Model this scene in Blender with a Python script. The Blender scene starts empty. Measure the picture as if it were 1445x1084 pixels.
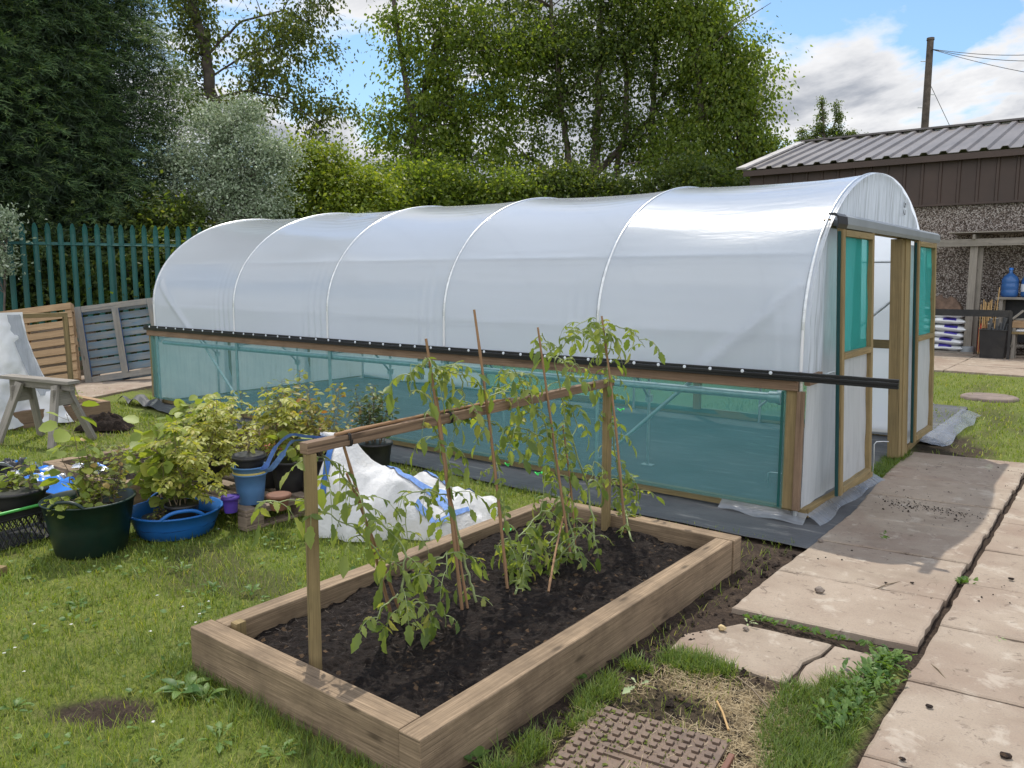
import bpy, math, random
import numpy as np
from mathutils import Vector, Matrix
random.seed(7); RNG = np.random.default_rng(7)
sc = bpy.context.scene
COL = sc.collection
pi = math.pi

# ------------------------------------------------------------------ camera
CF, CX, CY, CH = 1135.0, 722.5, 542.0, 1.7
PITCH = math.atan2(CY - 391, CF); AZ = math.radians(38)
FW = Vector((-math.sin(AZ)*math.cos(PITCH), math.cos(AZ)*math.cos(PITCH), -math.sin(PITCH)))
RT = Vector((math.cos(AZ), math.sin(AZ), 0)); UP = RT.cross(FW)
FH = Vector((-math.sin(AZ), math.cos(AZ), 0))
CAM = Vector((0, 0, CH))
def ray(x, y): return FW*CF + RT*(x-CX) - UP*(y-CY)
def P(x, y, z=0.0):
    "where the sight line of a photo point meets the level z"
    d = ray(x, y); return CAM + d*((z-CH)/d.z)
def D(x, y, depth):
    "the point of a sight line at a given distance"
    return CAM + ray(x, y)*(depth/CF)
cam = bpy.data.cameras.new('camera'); co = bpy.data.objects.new('camera', cam); COL.objects.link(co)
co.location = CAM; co.rotation_euler = (math.radians(90)-PITCH, 0, AZ)
cam.sensor_width = 36; cam.lens = CF/1445*36; cam.clip_end = 3000; cam.clip_start = 0.05
sc.camera = co

# ------------------------------------------------------------------ noise
def vnoise(x, y, s=0):
    x = np.asarray(x, float); y = np.asarray(y, float)
    xi = np.floor(x).astype(np.int64); yi = np.floor(y).astype(np.int64)
    fx = x-xi; fy = y-yi; fx = fx*fx*(3-2*fx); fy = fy*fy*(3-2*fy)
    def h(a, b):
        n = (a*374761393 + b*668265263 + s*974634777) & 0x7fffffff
        n = ((n ^ (n >> 13))*1274126177) & 0x7fffffff
        n = (n ^ (n >> 16)) & 0xffff
        return n/65535.0
    a = h(xi, yi); b = h(xi+1, yi); c = h(xi, yi+1); d = h(xi+1, yi+1)
    return (a*(1-fx)+b*fx)*(1-fy)+(c*(1-fx)+d*fx)*fy
def fbm(x, y, s=0, o=4):
    v = 0; a = .5
    for i in range(o):
        v = v + a*vnoise(np.asarray(x)*2**i, np.asarray(y)*2**i, s+i*17); a *= .5
    return v/(1-.5**o)

# ------------------------------------------------------------------ materials
class NT:
    def __init__(s, name):
        s.m = bpy.data.materials.new(name); s.m.use_nodes = True
        s.t = s.m.node_tree; s.t.nodes.clear()
        s.out = s.n('OutputMaterial')
    def n(s, kind, **kw):
        nd = s.t.nodes.new('ShaderNode'+kind)
        for k, v in kw.items():
            if k in nd.inputs.keys(): s.set(nd.inputs[k], v)
            else: setattr(nd, k, v)
        return nd
    def set(s, sock, v):
        if isinstance(v, bpy.types.NodeSocket): s.t.links.new(v, sock)
        elif isinstance(v, bpy.types.Node): s.t.links.new(v.outputs[0], sock)
        else:
            if sock.type == 'RGBA' and len(v) == 3: v = (*v, 1)
            sock.default_value = v
    def link(s, a, b): s.set(b, a)
    def noise(s, vec, scale, detail=4, rough=.55, dist=0):
        nd = s.n('TexNoise'); s.set(nd.inputs['Vector'], vec); nd.inputs['Scale'].default_value = scale
        nd.inputs['Detail'].default_value = detail; nd.inputs['Roughness'].default_value = rough
        nd.inputs['Distortion'].default_value = dist; return nd.outputs[0]
    def ramp(s, fac, stops):
        r = s.n('ValToRGB'); s.set(r.inputs[0], fac); e = r.color_ramp.elements
        while len(e) < len(stops): e.new(.5)
        for el, (p, c) in zip(e, stops):
            el.position = p; el.color = (*c, 1) if not isinstance(c, (int, float)) else (c, c, c, 1)
        return r.outputs[0]
    def mix(s, f, a, b, mode='MIX'):
        m = s.n('MixRGB', blend_type=mode); s.set(m.inputs[0], f); s.set(m.inputs[1], a); s.set(m.inputs[2], b); return m.outputs[0]
    def math(s, op, a, b=0.0):
        m = s.n('Math', operation=op); s.set(m.inputs[0], a); s.set(m.inputs[1], b); return m.outputs[0]
    def mapping(s, vec, scale=(1,1,1), rot=(0,0,0)):
        m = s.n('Mapping'); s.set(m.inputs[0], vec); m.inputs['Scale'].default_value = scale; m.inputs['Rotation'].default_value = rot
        return m.outputs[0]
    def bump(s, h, strength=.3, dist=.01):
        b = s.n('Bump'); s.set(b.inputs['Height'], h); b.inputs['Strength'].default_value = strength; b.inputs['Distance'].default_value = dist
        return b.outputs[0]
    def pbsdf(s, col, rough=.7, normal=None, metal=0.0, spec=.5, **kw):
        b = s.n('BsdfPrincipled'); s.set(b.inputs['Base Color'], col); s.set(b.inputs['Roughness'], rough)
        s.set(b.inputs['Metallic'], metal); s.set(b.inputs['Specular IOR Level'], spec)
        if normal is not None: s.set(b.inputs['Normal'], normal)
        for k, v in kw.items(): s.set(b.inputs[k], v)
        return b.outputs[0]
    def mixs(s, f, a, b):
        m = s.n('MixShader'); s.set(m.inputs[0], f); s.set(m.inputs[1], a); s.set(m.inputs[2], b); return m.outputs[0]
    def done(s, sh): s.set(s.out.inputs[0], sh); return s.m
    def obj(s): return s.n('TexCoord').outputs['Object']
    def uv(s): return s.n('UVMap').outputs[0]
    def pos(s): return s.n('NewGeometry').outputs['Position']
    def rnd(s): return s.n('NewGeometry').outputs['Random Per Island']

def wood(name, dark, light, stain=(.12,.09,.06), grain=1.0, knots=True, blue=None, rough=.75, stainamt=.35):
    t = NT(name); u = t.uv()
    g = t.noise(t.mapping(u, (3.2, 125*grain, 1)), 1.0, 6, .70, .6)
    g2 = t.noise(t.mapping(u, (.5, 7, 1)), 1.0, 3, .5, 1.2)
    c = t.ramp(g, [(.34, dark), (.66, light)])
    c = t.mix(t.ramp(g2, [(.4, 0.0), (.75, .55)]), c, tuple(x*.72 for x in dark))
    c = t.mix(t.math('MULTIPLY', t.rnd(), .32), c, tuple(min(1, x*1.25) for x in light))
    ck = t.noise(t.mapping(u, (.45, 26, 1)), 1.0, 4, .6, .8)
    c = t.mix(t.ramp(ck, [(.635, 0.0), (.665, .75), (.70, 0.0)]), c, tuple(x*.25 for x in dark))
    s = t.noise(t.obj(), 3.2, 5, .65)
    c = t.mix(t.ramp(s, [(.45, 0.0), (.75, stainamt)]), c, stain)
    if knots:
        v = t.n('TexVoronoi'); t.set(v.inputs['Vector'], t.mapping(u, (2.2, 7, 1))); v.inputs['Scale'].default_value = 1.0
        c = t.mix(t.ramp(v.outputs['Distance'], [(.04, .75), (.12, 0.0)]), c, tuple(x*.4 for x in dark))
    if blue:
        b = t.noise(t.mapping(u, (3, 14, 1)), 1.0, 5, .6)
        c = t.mix(t.ramp(b, [(.36, .85), (.66, .1)]), c, blue)
    return t.done(t.pbsdf(c, rough, t.bump(g, .5, .004), spec=.25))

def plain(name, col, rough=.6, var=.25, scale=8, metal=0.0, spec=.4, bumps=0.0, dirt=None):
    t = NT(name); o = t.obj(); n = t.noise(o, scale, 5, .6)
    c = t.mix(t.ramp(n, [(.3, 0.0), (.7, 1.0)]), tuple(x*(1-var) for x in col), tuple(min(1, x*(1+var*.5)) for x in col))
    if dirt:
        d = t.noise(o, scale*.4, 6, .7); c = t.mix(t.ramp(d, [(.45, 0.0), (.7, .7)]), c, dirt)
    return t.done(t.pbsdf(c, rough, t.bump(t.noise(o, scale*6, 3), bumps, .004) if bumps else None, metal, spec))

def leafmat(name, a, b, c2=None, trans=.4, rough=.5, tr_tint=(1.5, 1.45, .55), odd=.08):
    t = NT(name); r = t.rnd()
    stops = [(0.0, a), (.85, b)]
    if c2: stops += [(1-odd, b), (1.0, c2)]
    c = t.ramp(r, stops)
    n = t.noise(t.obj(), 1.1, 2)
    c = t.mix(t.ramp(n, [(.3, .35), (.65, 0.0)]), c, tuple(x*.6 for x in a))
    base = t.pbsdf(c, rough, spec=.35)
    tl = t.n('BsdfTranslucent'); t.set(tl.inputs[0], t.mix(1.0, c, tr_tint, 'MULTIPLY'))
    return t.done(t.mixs(trans, base, tl.outputs[0]))

M = {}
M['sleeper'] = wood('sleeper_wood', (.105,.072,.043), (.36,.262,.168), stain=(.075,.052,.034), stainamt=.75)
M['treated'] = wood('treated_timber', (.155,.11,.05), (.31,.23,.11), stain=(.12,.10,.055), stainamt=.45)
M['rail'] = wood('rail_timber', (.135,.085,.055), (.27,.185,.12), stain=(.09,.06,.04), stainamt=.45)
M['greywood'] = wood('weathered_timber', (.16,.145,.125), (.32,.29,.25), stain=(.10,.09,.075), stainamt=.5)
M['pallet'] = wood('pallet_wood', (.24,.15,.08), (.44,.30,.175), stain=(.15,.10,.06), stainamt=.35)
M['palletdark'] = wood('old_pallet_wood', (.17,.13,.10), (.33,.255,.19), stain=(.10,.075,.055), stainamt=.5)
M['bluewood'] = wood('worn_blue_paint', (.16,.15,.13), (.30,.29,.26), stain=(.09,.10,.11), blue=(.115,.195,.26), stainamt=.3)
M['bluedeep'] = wood('blue_paint', (.02,.06,.17), (.05,.13,.30), stain=(.03,.05,.09), stainamt=.4, knots=False)
M['greywoodb'] = wood('blue_grey_timber', (.15,.14,.12), (.33,.30,.255), stain=(.10,.13,.16), stainamt=.6)
M['cane'] = wood('bamboo', (.19,.105,.055), (.36,.22,.12), knots=False, stain=(.10,.065,.045))
M['canepale'] = wood('pale_bamboo', (.36,.22,.09), (.55,.37,.17), knots=False)
M['bark'] = plain('bark', (.10,.08,.065), .9, .5, 5, bumps=.8)
M['barkpale'] = plain('brown_bark', (.115,.09,.072), .9, .5, 5, bumps=.8)
M['stem'] = plain('green_stem', (.20,.25,.085), .6, .3, 14)
M['woodystem'] = plain('woody_stem', (.16,.12,.075), .7, .3, 20)
M['black'] = plain('black_plastic', (.018,.018,.020), .45, .3, 6, dirt=(.05,.045,.04))
M['blackrail'] = plain('black_rail_plastic', (.010,.010,.012), .32, .2, 6)
M['greentub'] = plain('dark_green_rubber', (.005,.022,.017), .40, .35, 7, dirt=(.020,.024,.018))
M['bluetub'] = plain('blue_rubber', (.012,.125,.42), .42, .2, 5, dirt=(.02,.10,.30))
M['bucket'] = plain('blue_bucket_plastic', (.085,.19,.37), .4, .15, 6)
M['yellow'] = plain('yellow_plastic', (.45,.36,.10), .5, .2, 8)
M['purple'] = plain('purple_plastic', (.07,.035,.26), .4, .2, 8)
M['terracotta'] = plain('terracotta', (.36,.13,.07), .8, .3, 14)
M['brownpot'] = plain('brown_pot_plastic', (.17,.075,.045), .55, .3, 10)
M['galv'] = plain('galvanised_steel', (.56,.58,.58), .38, .2, 20, metal=.85)
M['tape'] = plain('white_hoop_tape', (.64,.65,.66), .4, .06, 5)
M['washer'] = plain('zinc_washer', (.72,.76,.82), .35, .1, 20, metal=.3)
M['greyrail'] = plain('grey_plastic_gutter', (.23,.25,.265), .36, .12, 4)
M['palisade'] = plain('green_powder_coat', (.010,.088,.078), .42, .2, 3, dirt=(.018,.07,.06))
M['red'] = plain('red_paint', (.42,.02,.022), .35, .15, 6)
M['white'] = plain('white_plastic', (.70,.72,.74), .45, .1, 8)
M['sackblue'] = plain('sack_print', (.05,.035,.30), .45, .25, 16)
M['silverfoil'] = plain('silver_bag_lining', (.62,.64,.66), .2, .25, 9, metal=.7, bumps=.5)
M['bagblue'] = plain('blue_bag_plastic', (.02,.17,.60), .35, .2, 9)
M['burlap'] = plain('brown_cloth', (.13,.085,.06), .9, .45, 7, bumps=.5)
M['greenclip'] = plain('green_clip_plastic', (.04,.60,.10), .4, .1, 6)
M['greenhandle'] = plain('green_handle_plastic', (.09,.42,.09), .4, .15, 6)
M['weave'] = None

def m_soil(name, a, b, scale=30, rough=.95, bits=(.16,.10,.055)):
    t = NT(name); o = t.pos()
    n = t.noise(o, scale, 6, .7); n2 = t.noise(o, scale*3.3, 4, .7)
    c = t.ramp(n, [(.3, a), (.72, b)])
    v = t.n('TexVoronoi'); t.set(v.inputs['Vector'], o); v.inputs['Scale'].default_value = scale*1.7
    c = t.mix(t.ramp(v.outputs['Color'], [(.86, 0.0), (.94, .7)]), c, bits)
    h = t.math('ADD', n, t.math('MULTIPLY', n2, .5))
    return t.done(t.pbsdf(c, rough, t.bump(h, .9, .02), spec=.2))
M['compost'] = m_soil('dark_compost', (.006,.0045,.004), (.030,.022,.018), 34)
M['clod'] = m_soil('peat', (.012,.009,.008), (.05,.036,.028), 40)

# grey film of the tunnel: thin, glossy, lets light through
def film(name, col=(.72,.765,.83), tr=.64, clear=.05, rough=.17, streak=0.0, gloss=1.0):
    t = NT(name); o = t.pos()
    c = t.mix(t.noise(o, .9, 3), tuple(x*.94 for x in col), col)
    nrm = None; alpha = clear
    h = t.noise(t.mapping(o, (.5, 1.6, 1.6)), 1.5, 3, .5)
    if streak:
        w = t.noise(t.mapping(o, (3, 13, 1.5) if streak > .4 else (3, 5, 1.6), (.25, 0, 0)), 1.0, 4, .6, 1.4)
        w2 = t.noise(t.mapping(o, (3, 34, 1.6)), 1.0, 3, .6)
        c = t.mix(t.ramp(w2, [(.46, 0.0), (.70, .75 if streak > .4 else .25)]), c, (.30,.32,.34))
        h = w
        nrm = t.bump(h, streak, .03)
        alpha = t.math('ADD', t.ramp(w, [(.56, 0.0), (.78, .16)]), clear)
    else:
        h2 = t.noise(t.mapping(o, (.9, 5, 5), (0, .12, 0)), 1.6, 4, .55, .8)
        nrm = t.bump(h2, .10, .03, ) if False else t.bump(t.math('ADD', h, t.math('MULTIPLY', h2, .30)), .16, .05)
    d = t.n('BsdfDiffuse'); t.set(d.inputs[0], c)
    l = t.n('BsdfTranslucent'); t.set(l.inputs[0], c)
    s = t.mixs(tr, d.outputs[0], l.outputs[0])
    g = t.n('BsdfGlossy'); t.set(g.inputs['Roughness'], rough); t.set(g.inputs[0], (.95,.95,.97))
    lw = t.n('LayerWeight'); lw.inputs[0].default_value = .5
    fr = t.math('ADD', t.math('MULTIPLY', t.math('POWER', lw.outputs['Facing'], 4.2), .86), .045)
    t.set(g.inputs['Normal'], nrm); t.set(d.inputs['Normal'], nrm)
    s = t.mixs(t.math('MULTIPLY', fr, gloss), s, g.outputs[0])
    p = t.n('BsdfTransparent'); t.set(p.inputs[0], (.95,.96,.98))
    return t.done(t.mixs(alpha, s, p.outputs[0]))
M['film'] = film('polythene_cover')
M['filmend'] = film('creased_polythene', streak=.55, rough=.42, tr=.5, clear=.03, gloss=.4)
M['filmlow'] = film('loose_polythene', streak=.3, rough=.45, tr=.5, col=(.66,.67,.68), clear=.03, gloss=.3)
M['skirt'] = film('clear_polythene_skirt', streak=.5, rough=.15, tr=.3, col=(.45,.48,.52), clear=.45)

def net(name, col, opac, tint=(1,1,1)):
    t = NT(name); o = t.pos()
    c = t.mix(t.noise(o, 2.0, 3), tuple(x*.85 for x in col), col)
    w = t.noise(t.mapping(o, (1.2, 3, 3.5), (.3, .2, .1)), 1.2, 3, .5)
    d = t.n('BsdfDiffuse'); t.set(d.inputs[0], c)
    l = t.n('BsdfTranslucent'); t.set(l.inputs[0], c)
    s = t.mixs(.5, d.outputs[0], l.outputs[0])
    p = t.n('BsdfTransparent'); t.set(p.inputs[0], tint)
    op = t.math('ADD', t.math('MULTIPLY', w, .16), opac-.08)
    return t.done(t.mixs(op, p.outputs[0], s))
M['net'] = net('teal_windbreak_net', (.13,.41,.425), .47, (.90,1,1))
M['netdoor'] = net('green_door_net', (.07,.47,.43), .74, (.55,1,.95))
M['netstrip'] = net('net_edge', (.05,.13,.13), .97)

# ------------------------------------------------------------------ mesh helpers
def npmesh(name, V, polys, mat=None, smooth=True, uv=None, attrs=None):
    me = bpy.data.meshes.new(name); V = np.asarray(V, np.float32)
    me.vertices.add(len(V)); me.vertices.foreach_set('co', V.ravel())
    starts, totals, idx = [], [], []; s = 0
    for F in polys:
        F = np.asarray(F, np.int32)
        if F.size == 0: continue
        k = F.shape[1]; n = len(F)
        starts.append(s+np.arange(n, dtype=np.int32)*k); totals.append(np.full(n, k, np.int32)); idx.append(F.ravel()); s += n*k
    idx = np.concatenate(idx); starts = np.concatenate(starts); totals = np.concatenate(totals)
    me.loops.add(len(idx)); me.loops.foreach_set('vertex_index', idx)
    me.polygons.add(len(starts)); me.polygons.foreach_set('loop_start', starts); me.polygons.foreach_set('loop_total', totals)
    me.polygons.foreach_set('use_smooth', np.full(len(starts), smooth, bool))
    if uv is not None:
        l = me.uv_layers.new(name='UVMap'); l.data.foreach_set('uv', np.asarray(uv, np.float32).ravel())
    if attrs:
        for k, a in attrs.items():
            at = me.attributes.new(k, 'FLOAT', 'POINT'); at.data.foreach_set('value', np.asarray(a, np.float32))
    me.update(calc_edges=True)
    if mat: me.materials.append(mat)
    return me
def origin(o):
    v = Vector((0,0,0))
    while o is not None: v += o.location; o = o.parent
    return v
def tag(o, label=None, cat=None, group=None, kind=None):
    if label: o['label'] = label
    if cat: o['category'] = cat
    if group: o['group'] = group
    if kind: o['kind'] = kind
    return o
def thing(name, loc, label, cat, group=None):
    o = bpy.data.objects.new(name, None); o.empty_display_size = .1; COL.objects.link(o); o.location = loc
    return tag(o, label, cat, group)
def link(name, me, parent=None, loc=None, bevel=0):
    "link a mesh built in world coordinates"
    o = bpy.data.objects.new(name, me); COL.objects.link(o)
    if parent is not None:
        off = origin(parent); o.parent = parent
    else:
        if loc is None:
            n = len(me.vertices); a = np.empty(n*3, np.float32); me.vertices.foreach_get('co', a); a = a.reshape(-1, 3)
            loc = Vector(((a[:,0].min()+a[:,0].max())/2, (a[:,1].min()+a[:,1].max())/2, a[:,2].min()))
        off = Vector(loc); o.location = off
    me.transform(Matrix.Translation(-off))
    if bevel:
        b = o.modifiers.new('edge', 'BEVEL'); b.width = bevel; b.segments = 2; b.limit_method = 'ANGLE'; b.angle_limit = .7
    return o

class MB:
    def __init__(s): s.v = []; s.f = []; s.uv = []; s.sm = []
    def add(s, V, F, UV=None, smooth=False):
        b = len(s.v); s.v += [tuple(p) for p in V]
        for i, f in enumerate(F):
            s.f.append([b+k for k in f]); s.sm.append(smooth)
            s.uv.append(UV[i] if UV else [(V[k][0]+V[k][2]*.3, V[k][1]+V[k][2]*.7) for k in f])
        return s
    def box(s, c, size, rot=None, taper=None):
        sx, sy, sz = size; c = Vector(c); R = rot if rot is not None else Matrix.Identity(3)
        if not isinstance(R, Matrix): R = Matrix.Rotation(R, 3, 'Z')
        pts = [(x*sx/2, y*sy/2, z*sz/2) for z in (-1,1) for y in (-1,1) for x in (-1,1)]
        F = [(0,2,3,1),(4,5,7,6),(0,1,5,4),(2,6,7,3),(0,4,6,2),(1,3,7,5)]
        L = max(range(3), key=lambda i: size[i]); o = [a for a in range(3) if a != L]
        r1, r2 = random.random()*20, random.random()*20; UV = []
        for f in F:
            q = [pts[k] for k in f]
            ext = [max(p[a] for p in q)-min(p[a] for p in q) for a in range(3)]
            if ext[L] > 1e-6:
                a = max(o, key=lambda i: ext[i]); UV.append([(p[L]+r1, p[a]+r2+(.37*o.index(a))) for p in q])
            else: UV.append([(p[o[0]]*.25+r1, p[o[1]]+r2) for p in q])
        return s.add([c+R@Vector(p) for p in pts], F, UV)
    def bar(s, a, b, w, h, up=(0,0,1)):
        "a plank from a to b, w wide and h thick"
        a = Vector(a); b = Vector(b); d = b-a; L = d.length; x = d.normalized(); u = Vector(up)
        y = u.cross(x)
        if y.length < 1e-4: y = Vector((0,1,0)).cross(x)
        y.normalize(); z = x.cross(y)
        R = Matrix((x, y, z)).transposed()
        return s.box((a+b)/2, (L, w, h), R)
    def tube(s, pts, r, n=8, caps=True, closed=False):
        pts = [Vector(p) for p in pts]; m = len(pts); rs = r if isinstance(r, (list, tuple)) else [r]*m
        V = []; UV = []; F = []; nrm = None; L = 0; Ls = []
        for i, p in enumerate(pts):
            if closed: t = pts[(i+1) % m]-pts[i-1]
            else: t = pts[min(i+1, m-1)]-pts[max(i-1, 0)]
            t.normalize()
            if nrm is None:
                nrm = Vector((0,0,1)).cross(t)
                if nrm.length < .05: nrm = Vector((1,0,0)).cross(t)
            nrm = (nrm - t*nrm.dot(t)).normalized(); bn = t.cross(nrm)
            if i: L += (p-pts[i-1]).length
            Ls.append(L)
            for k in range(n):
                a = 2*pi*k/n; V.append(p+(nrm*math.cos(a)+bn*math.sin(a))*rs[i])
        r0 = random.random()*9
        for i in range(m if closed else m-1):
            j = (i+1) % m
            for k in range(n):
                k2 = (k+1) % n; F.append((i*n+k, i*n+k2, j*n+k2, j*n+k))
                UV.append([(Ls[i]+r0, k*.02), (Ls[i]+r0, k*.02+.02), (Ls[j]+r0, k*.02+.02), (Ls[j]+r0, k*.02)])
        s.add(V, F, UV, True)
        if caps and not closed:
            s.add(V[:n], [tuple(reversed(range(n)))]); s.add(V[-n:], [tuple(range(n))])
        return s
    def lathe(s, c, prof, n=32, sx=1, sy=1, rot=0):
        "profile of (radius, z) turned about c"
        c = Vector(c); V = []; F = []
        for r, z in prof:
            for k in range(n):
                a = 2*pi*k/n; x, y = r*math.cos(a)*sx, r*math.sin(a)*sy
                V.append((c.x+x*math.cos(rot)-y*math.sin(rot), c.y+x*math.sin(rot)+y*math.cos(rot), c.z+z))
        for i in range(len(prof)-1):
            for k in range(n): F.append((i*n+k, i*n+(k+1) % n, (i+1)*n+(k+1) % n, (i+1)*n+k))
        s.add(V, F, None, True)
        for e, rev in ((0, True), (len(prof)-1, False)):
            if prof[e][0] > 1e-5:
                ring = list(range(e*n, e*n+n)); s.add(V[e*n:e*n+n], [tuple(reversed(range(n))) if rev else tuple(range(n))])
        return s
    def grid(s, pts, smooth=True):
        h = len(pts); w = len(pts[0]); V = [p for row in pts for p in row]
        F = [(i*w+j, i*w+j+1, (i+1)*w+j+1, (i+1)*w+j) for i in range(h-1) for j in range(w-1)]
        return s.add(V, F, None, smooth)
    def shear(s, fn): s.v = [tuple(fn(Vector(p))) for p in s.v]; return s
    def mesh(s, name, mat):
        me = bpy.data.meshes.new(name); me.from_pydata([tuple(p) for p in s.v], [], s.f)
        l = me.uv_layers.new(name='UVMap')
        l.data.foreach_set('uv', [c for u in s.uv for p in u for c in p])
        me.polygons.foreach_set('use_smooth', s.sm); me.materials.append(mat); me.update(); return me
    def build(s, name, mat, parent=None, loc=None, bevel=0):
        return link(name, s.mesh(name, mat), parent, loc, bevel)
def solid(o, th):
    m = o.modifiers.new('thick', 'SOLIDIFY'); m.thickness = th; m.offset = 0; return o

# ------------------------------------------------------------------ leaves
LT = {  # template: vertices (length along x, width y, z up), triangles
 'rhomb': (np.array([(0,0,0),(.45,.30,.06),(1,0,-.06),(.45,-.30,.06)]), np.array([(0,2,1),(0,3,2)])),
 'leaf': (np.array([(0,0,0),(.30,.24,.07),(.68,.22,.03),(1,0,-.14),(.68,-.22,.03),(.30,-.24,.07),(.5,0,-.02)]),
          np.array([(0,6,1),(1,6,2),(2,6,3),(3,6,4),(4,6,5),(5,6,0)])),
 'round': (np.array([(0,0,0),(.16,.34,.05),(.5,.46,.06),(.82,.30,0),(1,0,-.12),(.82,-.30,0),(.5,-.46,.06),(.16,-.34,.05),(.5,0,-.02)]),
           np.array([(0,8,1),(1,8,2),(2,8,3),(3,8,4),(4,8,5),(5,8,6),(6,8,7),(7,8,0)])),
 'lobed': (np.array([(0,0,0),(.10,.15,.04),(.27,.17,.02),(.36,.25,.04),(.54,.19,.01),(.64,.215,.0),(.82,.11,-.07),(1,0,-.20),(.82,-.11,-.07),(.64,-.215,0),(.54,-.19,.01),(.36,-.25,.04),(.27,-.17,.02),(.10,-.15,.04),(.45,0,-.03)]),
           np.array([(i,14,i+1) for i in range(13)]+[(13,14,0)])),
 'dock': (np.array([(0,0,0),(.12,.07,.05),(.3,.17,.10),(.5,.2,.10),(.7,.17,.04),(.88,.09,-.06),(1,0,-.14),(.88,-.09,-.06),(.7,-.17,.04),(.5,-.2,.10),(.3,-.17,.10),(.12,-.07,.05),(.15,0,.02),(.35,0,.05),(.6,0,.03),(.82,0,-.06)]),
          np.array([(0,12,1),(1,12,2),(2,12,13),(2,13,3),(3,13,14),(3,14,4),(4,14,15),(4,15,5),(5,15,6),(6,15,7),(7,15,8),(8,15,14),(8,14,9),(9,14,13),(9,13,10),(10,13,12),(10,12,11),(11,12,0)])),
 'rosette': (np.array([(0,0,0),(.18,.05,.03),(.26,.11,.05),(.34,.05,.05),(.46,.15,.06),(.54,.07,.05),(.66,.18,.04),(.78,.12,.0),(1,0,-.10),(.78,-.12,.0),(.66,-.18,.04),(.54,-.07,.05),(.46,-.15,.06),(.34,-.05,.05),(.26,-.11,.05),(.18,-.05,.03),(.5,0,.02)]),
          np.array([(i,16,i+1) for i in range(15)]+[(15,16,0)])),
 'needle': (np.array([(0,0,0),(.4,.068,.02),(1,0,-.10),(.4,-.068,.02)]), np.array([(0,2,1),(0,3,2)])),
 'thin': (np.array([(0,.02,0),(0,-.02,0),(1,.012,0),(1,-.012,0)]), np.array([(0,1,3),(0,3,2)])),
 'blade': (np.array([(0,.05,0),(0,-.05,0),(.55,.045,.02),(.55,-.045,.02),(1,0,-.05)]), np.array([(0,1,3),(0,3,2),(2,3,4)])),
}
def nrmz(a): return a/np.maximum(np.linalg.norm(a, axis=-1, keepdims=True), 1e-9)
def leaf_arrays(kind, pos, ax, nr, sc_):
    T, F = LT[kind]; pos = np.asarray(pos, float); n = len(pos); ax = nrmz(np.asarray(ax, float)); nr = np.asarray(nr, float)
    side = nrmz(np.cross(nr, ax)); up = np.cross(ax, side); s = np.broadcast_to(np.asarray(sc_, float), (n,))[:, None, None]
    V = pos[:, None, :] + s*(T[None,:,0:1]*ax[:,None,:] + T[None,:,1:2]*side[:,None,:] + T[None,:,2:3]*up[:,None,:])
    k = len(T); FF = (F[None]+(np.arange(n)*k)[:,None,None]).reshape(-1, 3)
    return V.reshape(-1, 3), FF
class Leaves:
    def __init__(s): s.V = []; s.F = []; s.n = 0
    def add(s, kind, pos, ax, nr, sc_):
        if len(pos) == 0: return
        V, F = leaf_arrays(kind, pos, ax, nr, sc_); s.V.append(V); s.F.append(F+s.n); s.n += len(V)
    def build(s, name, mat, parent=None, loc=None, smooth=False):
        return link(name, npmesh(name, np.concatenate(s.V), [np.concatenate(s.F)], mat, smooth), parent, loc)
def rdir(n):
    v = RNG.normal(size=(n, 3)); return nrmz(v)
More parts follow.
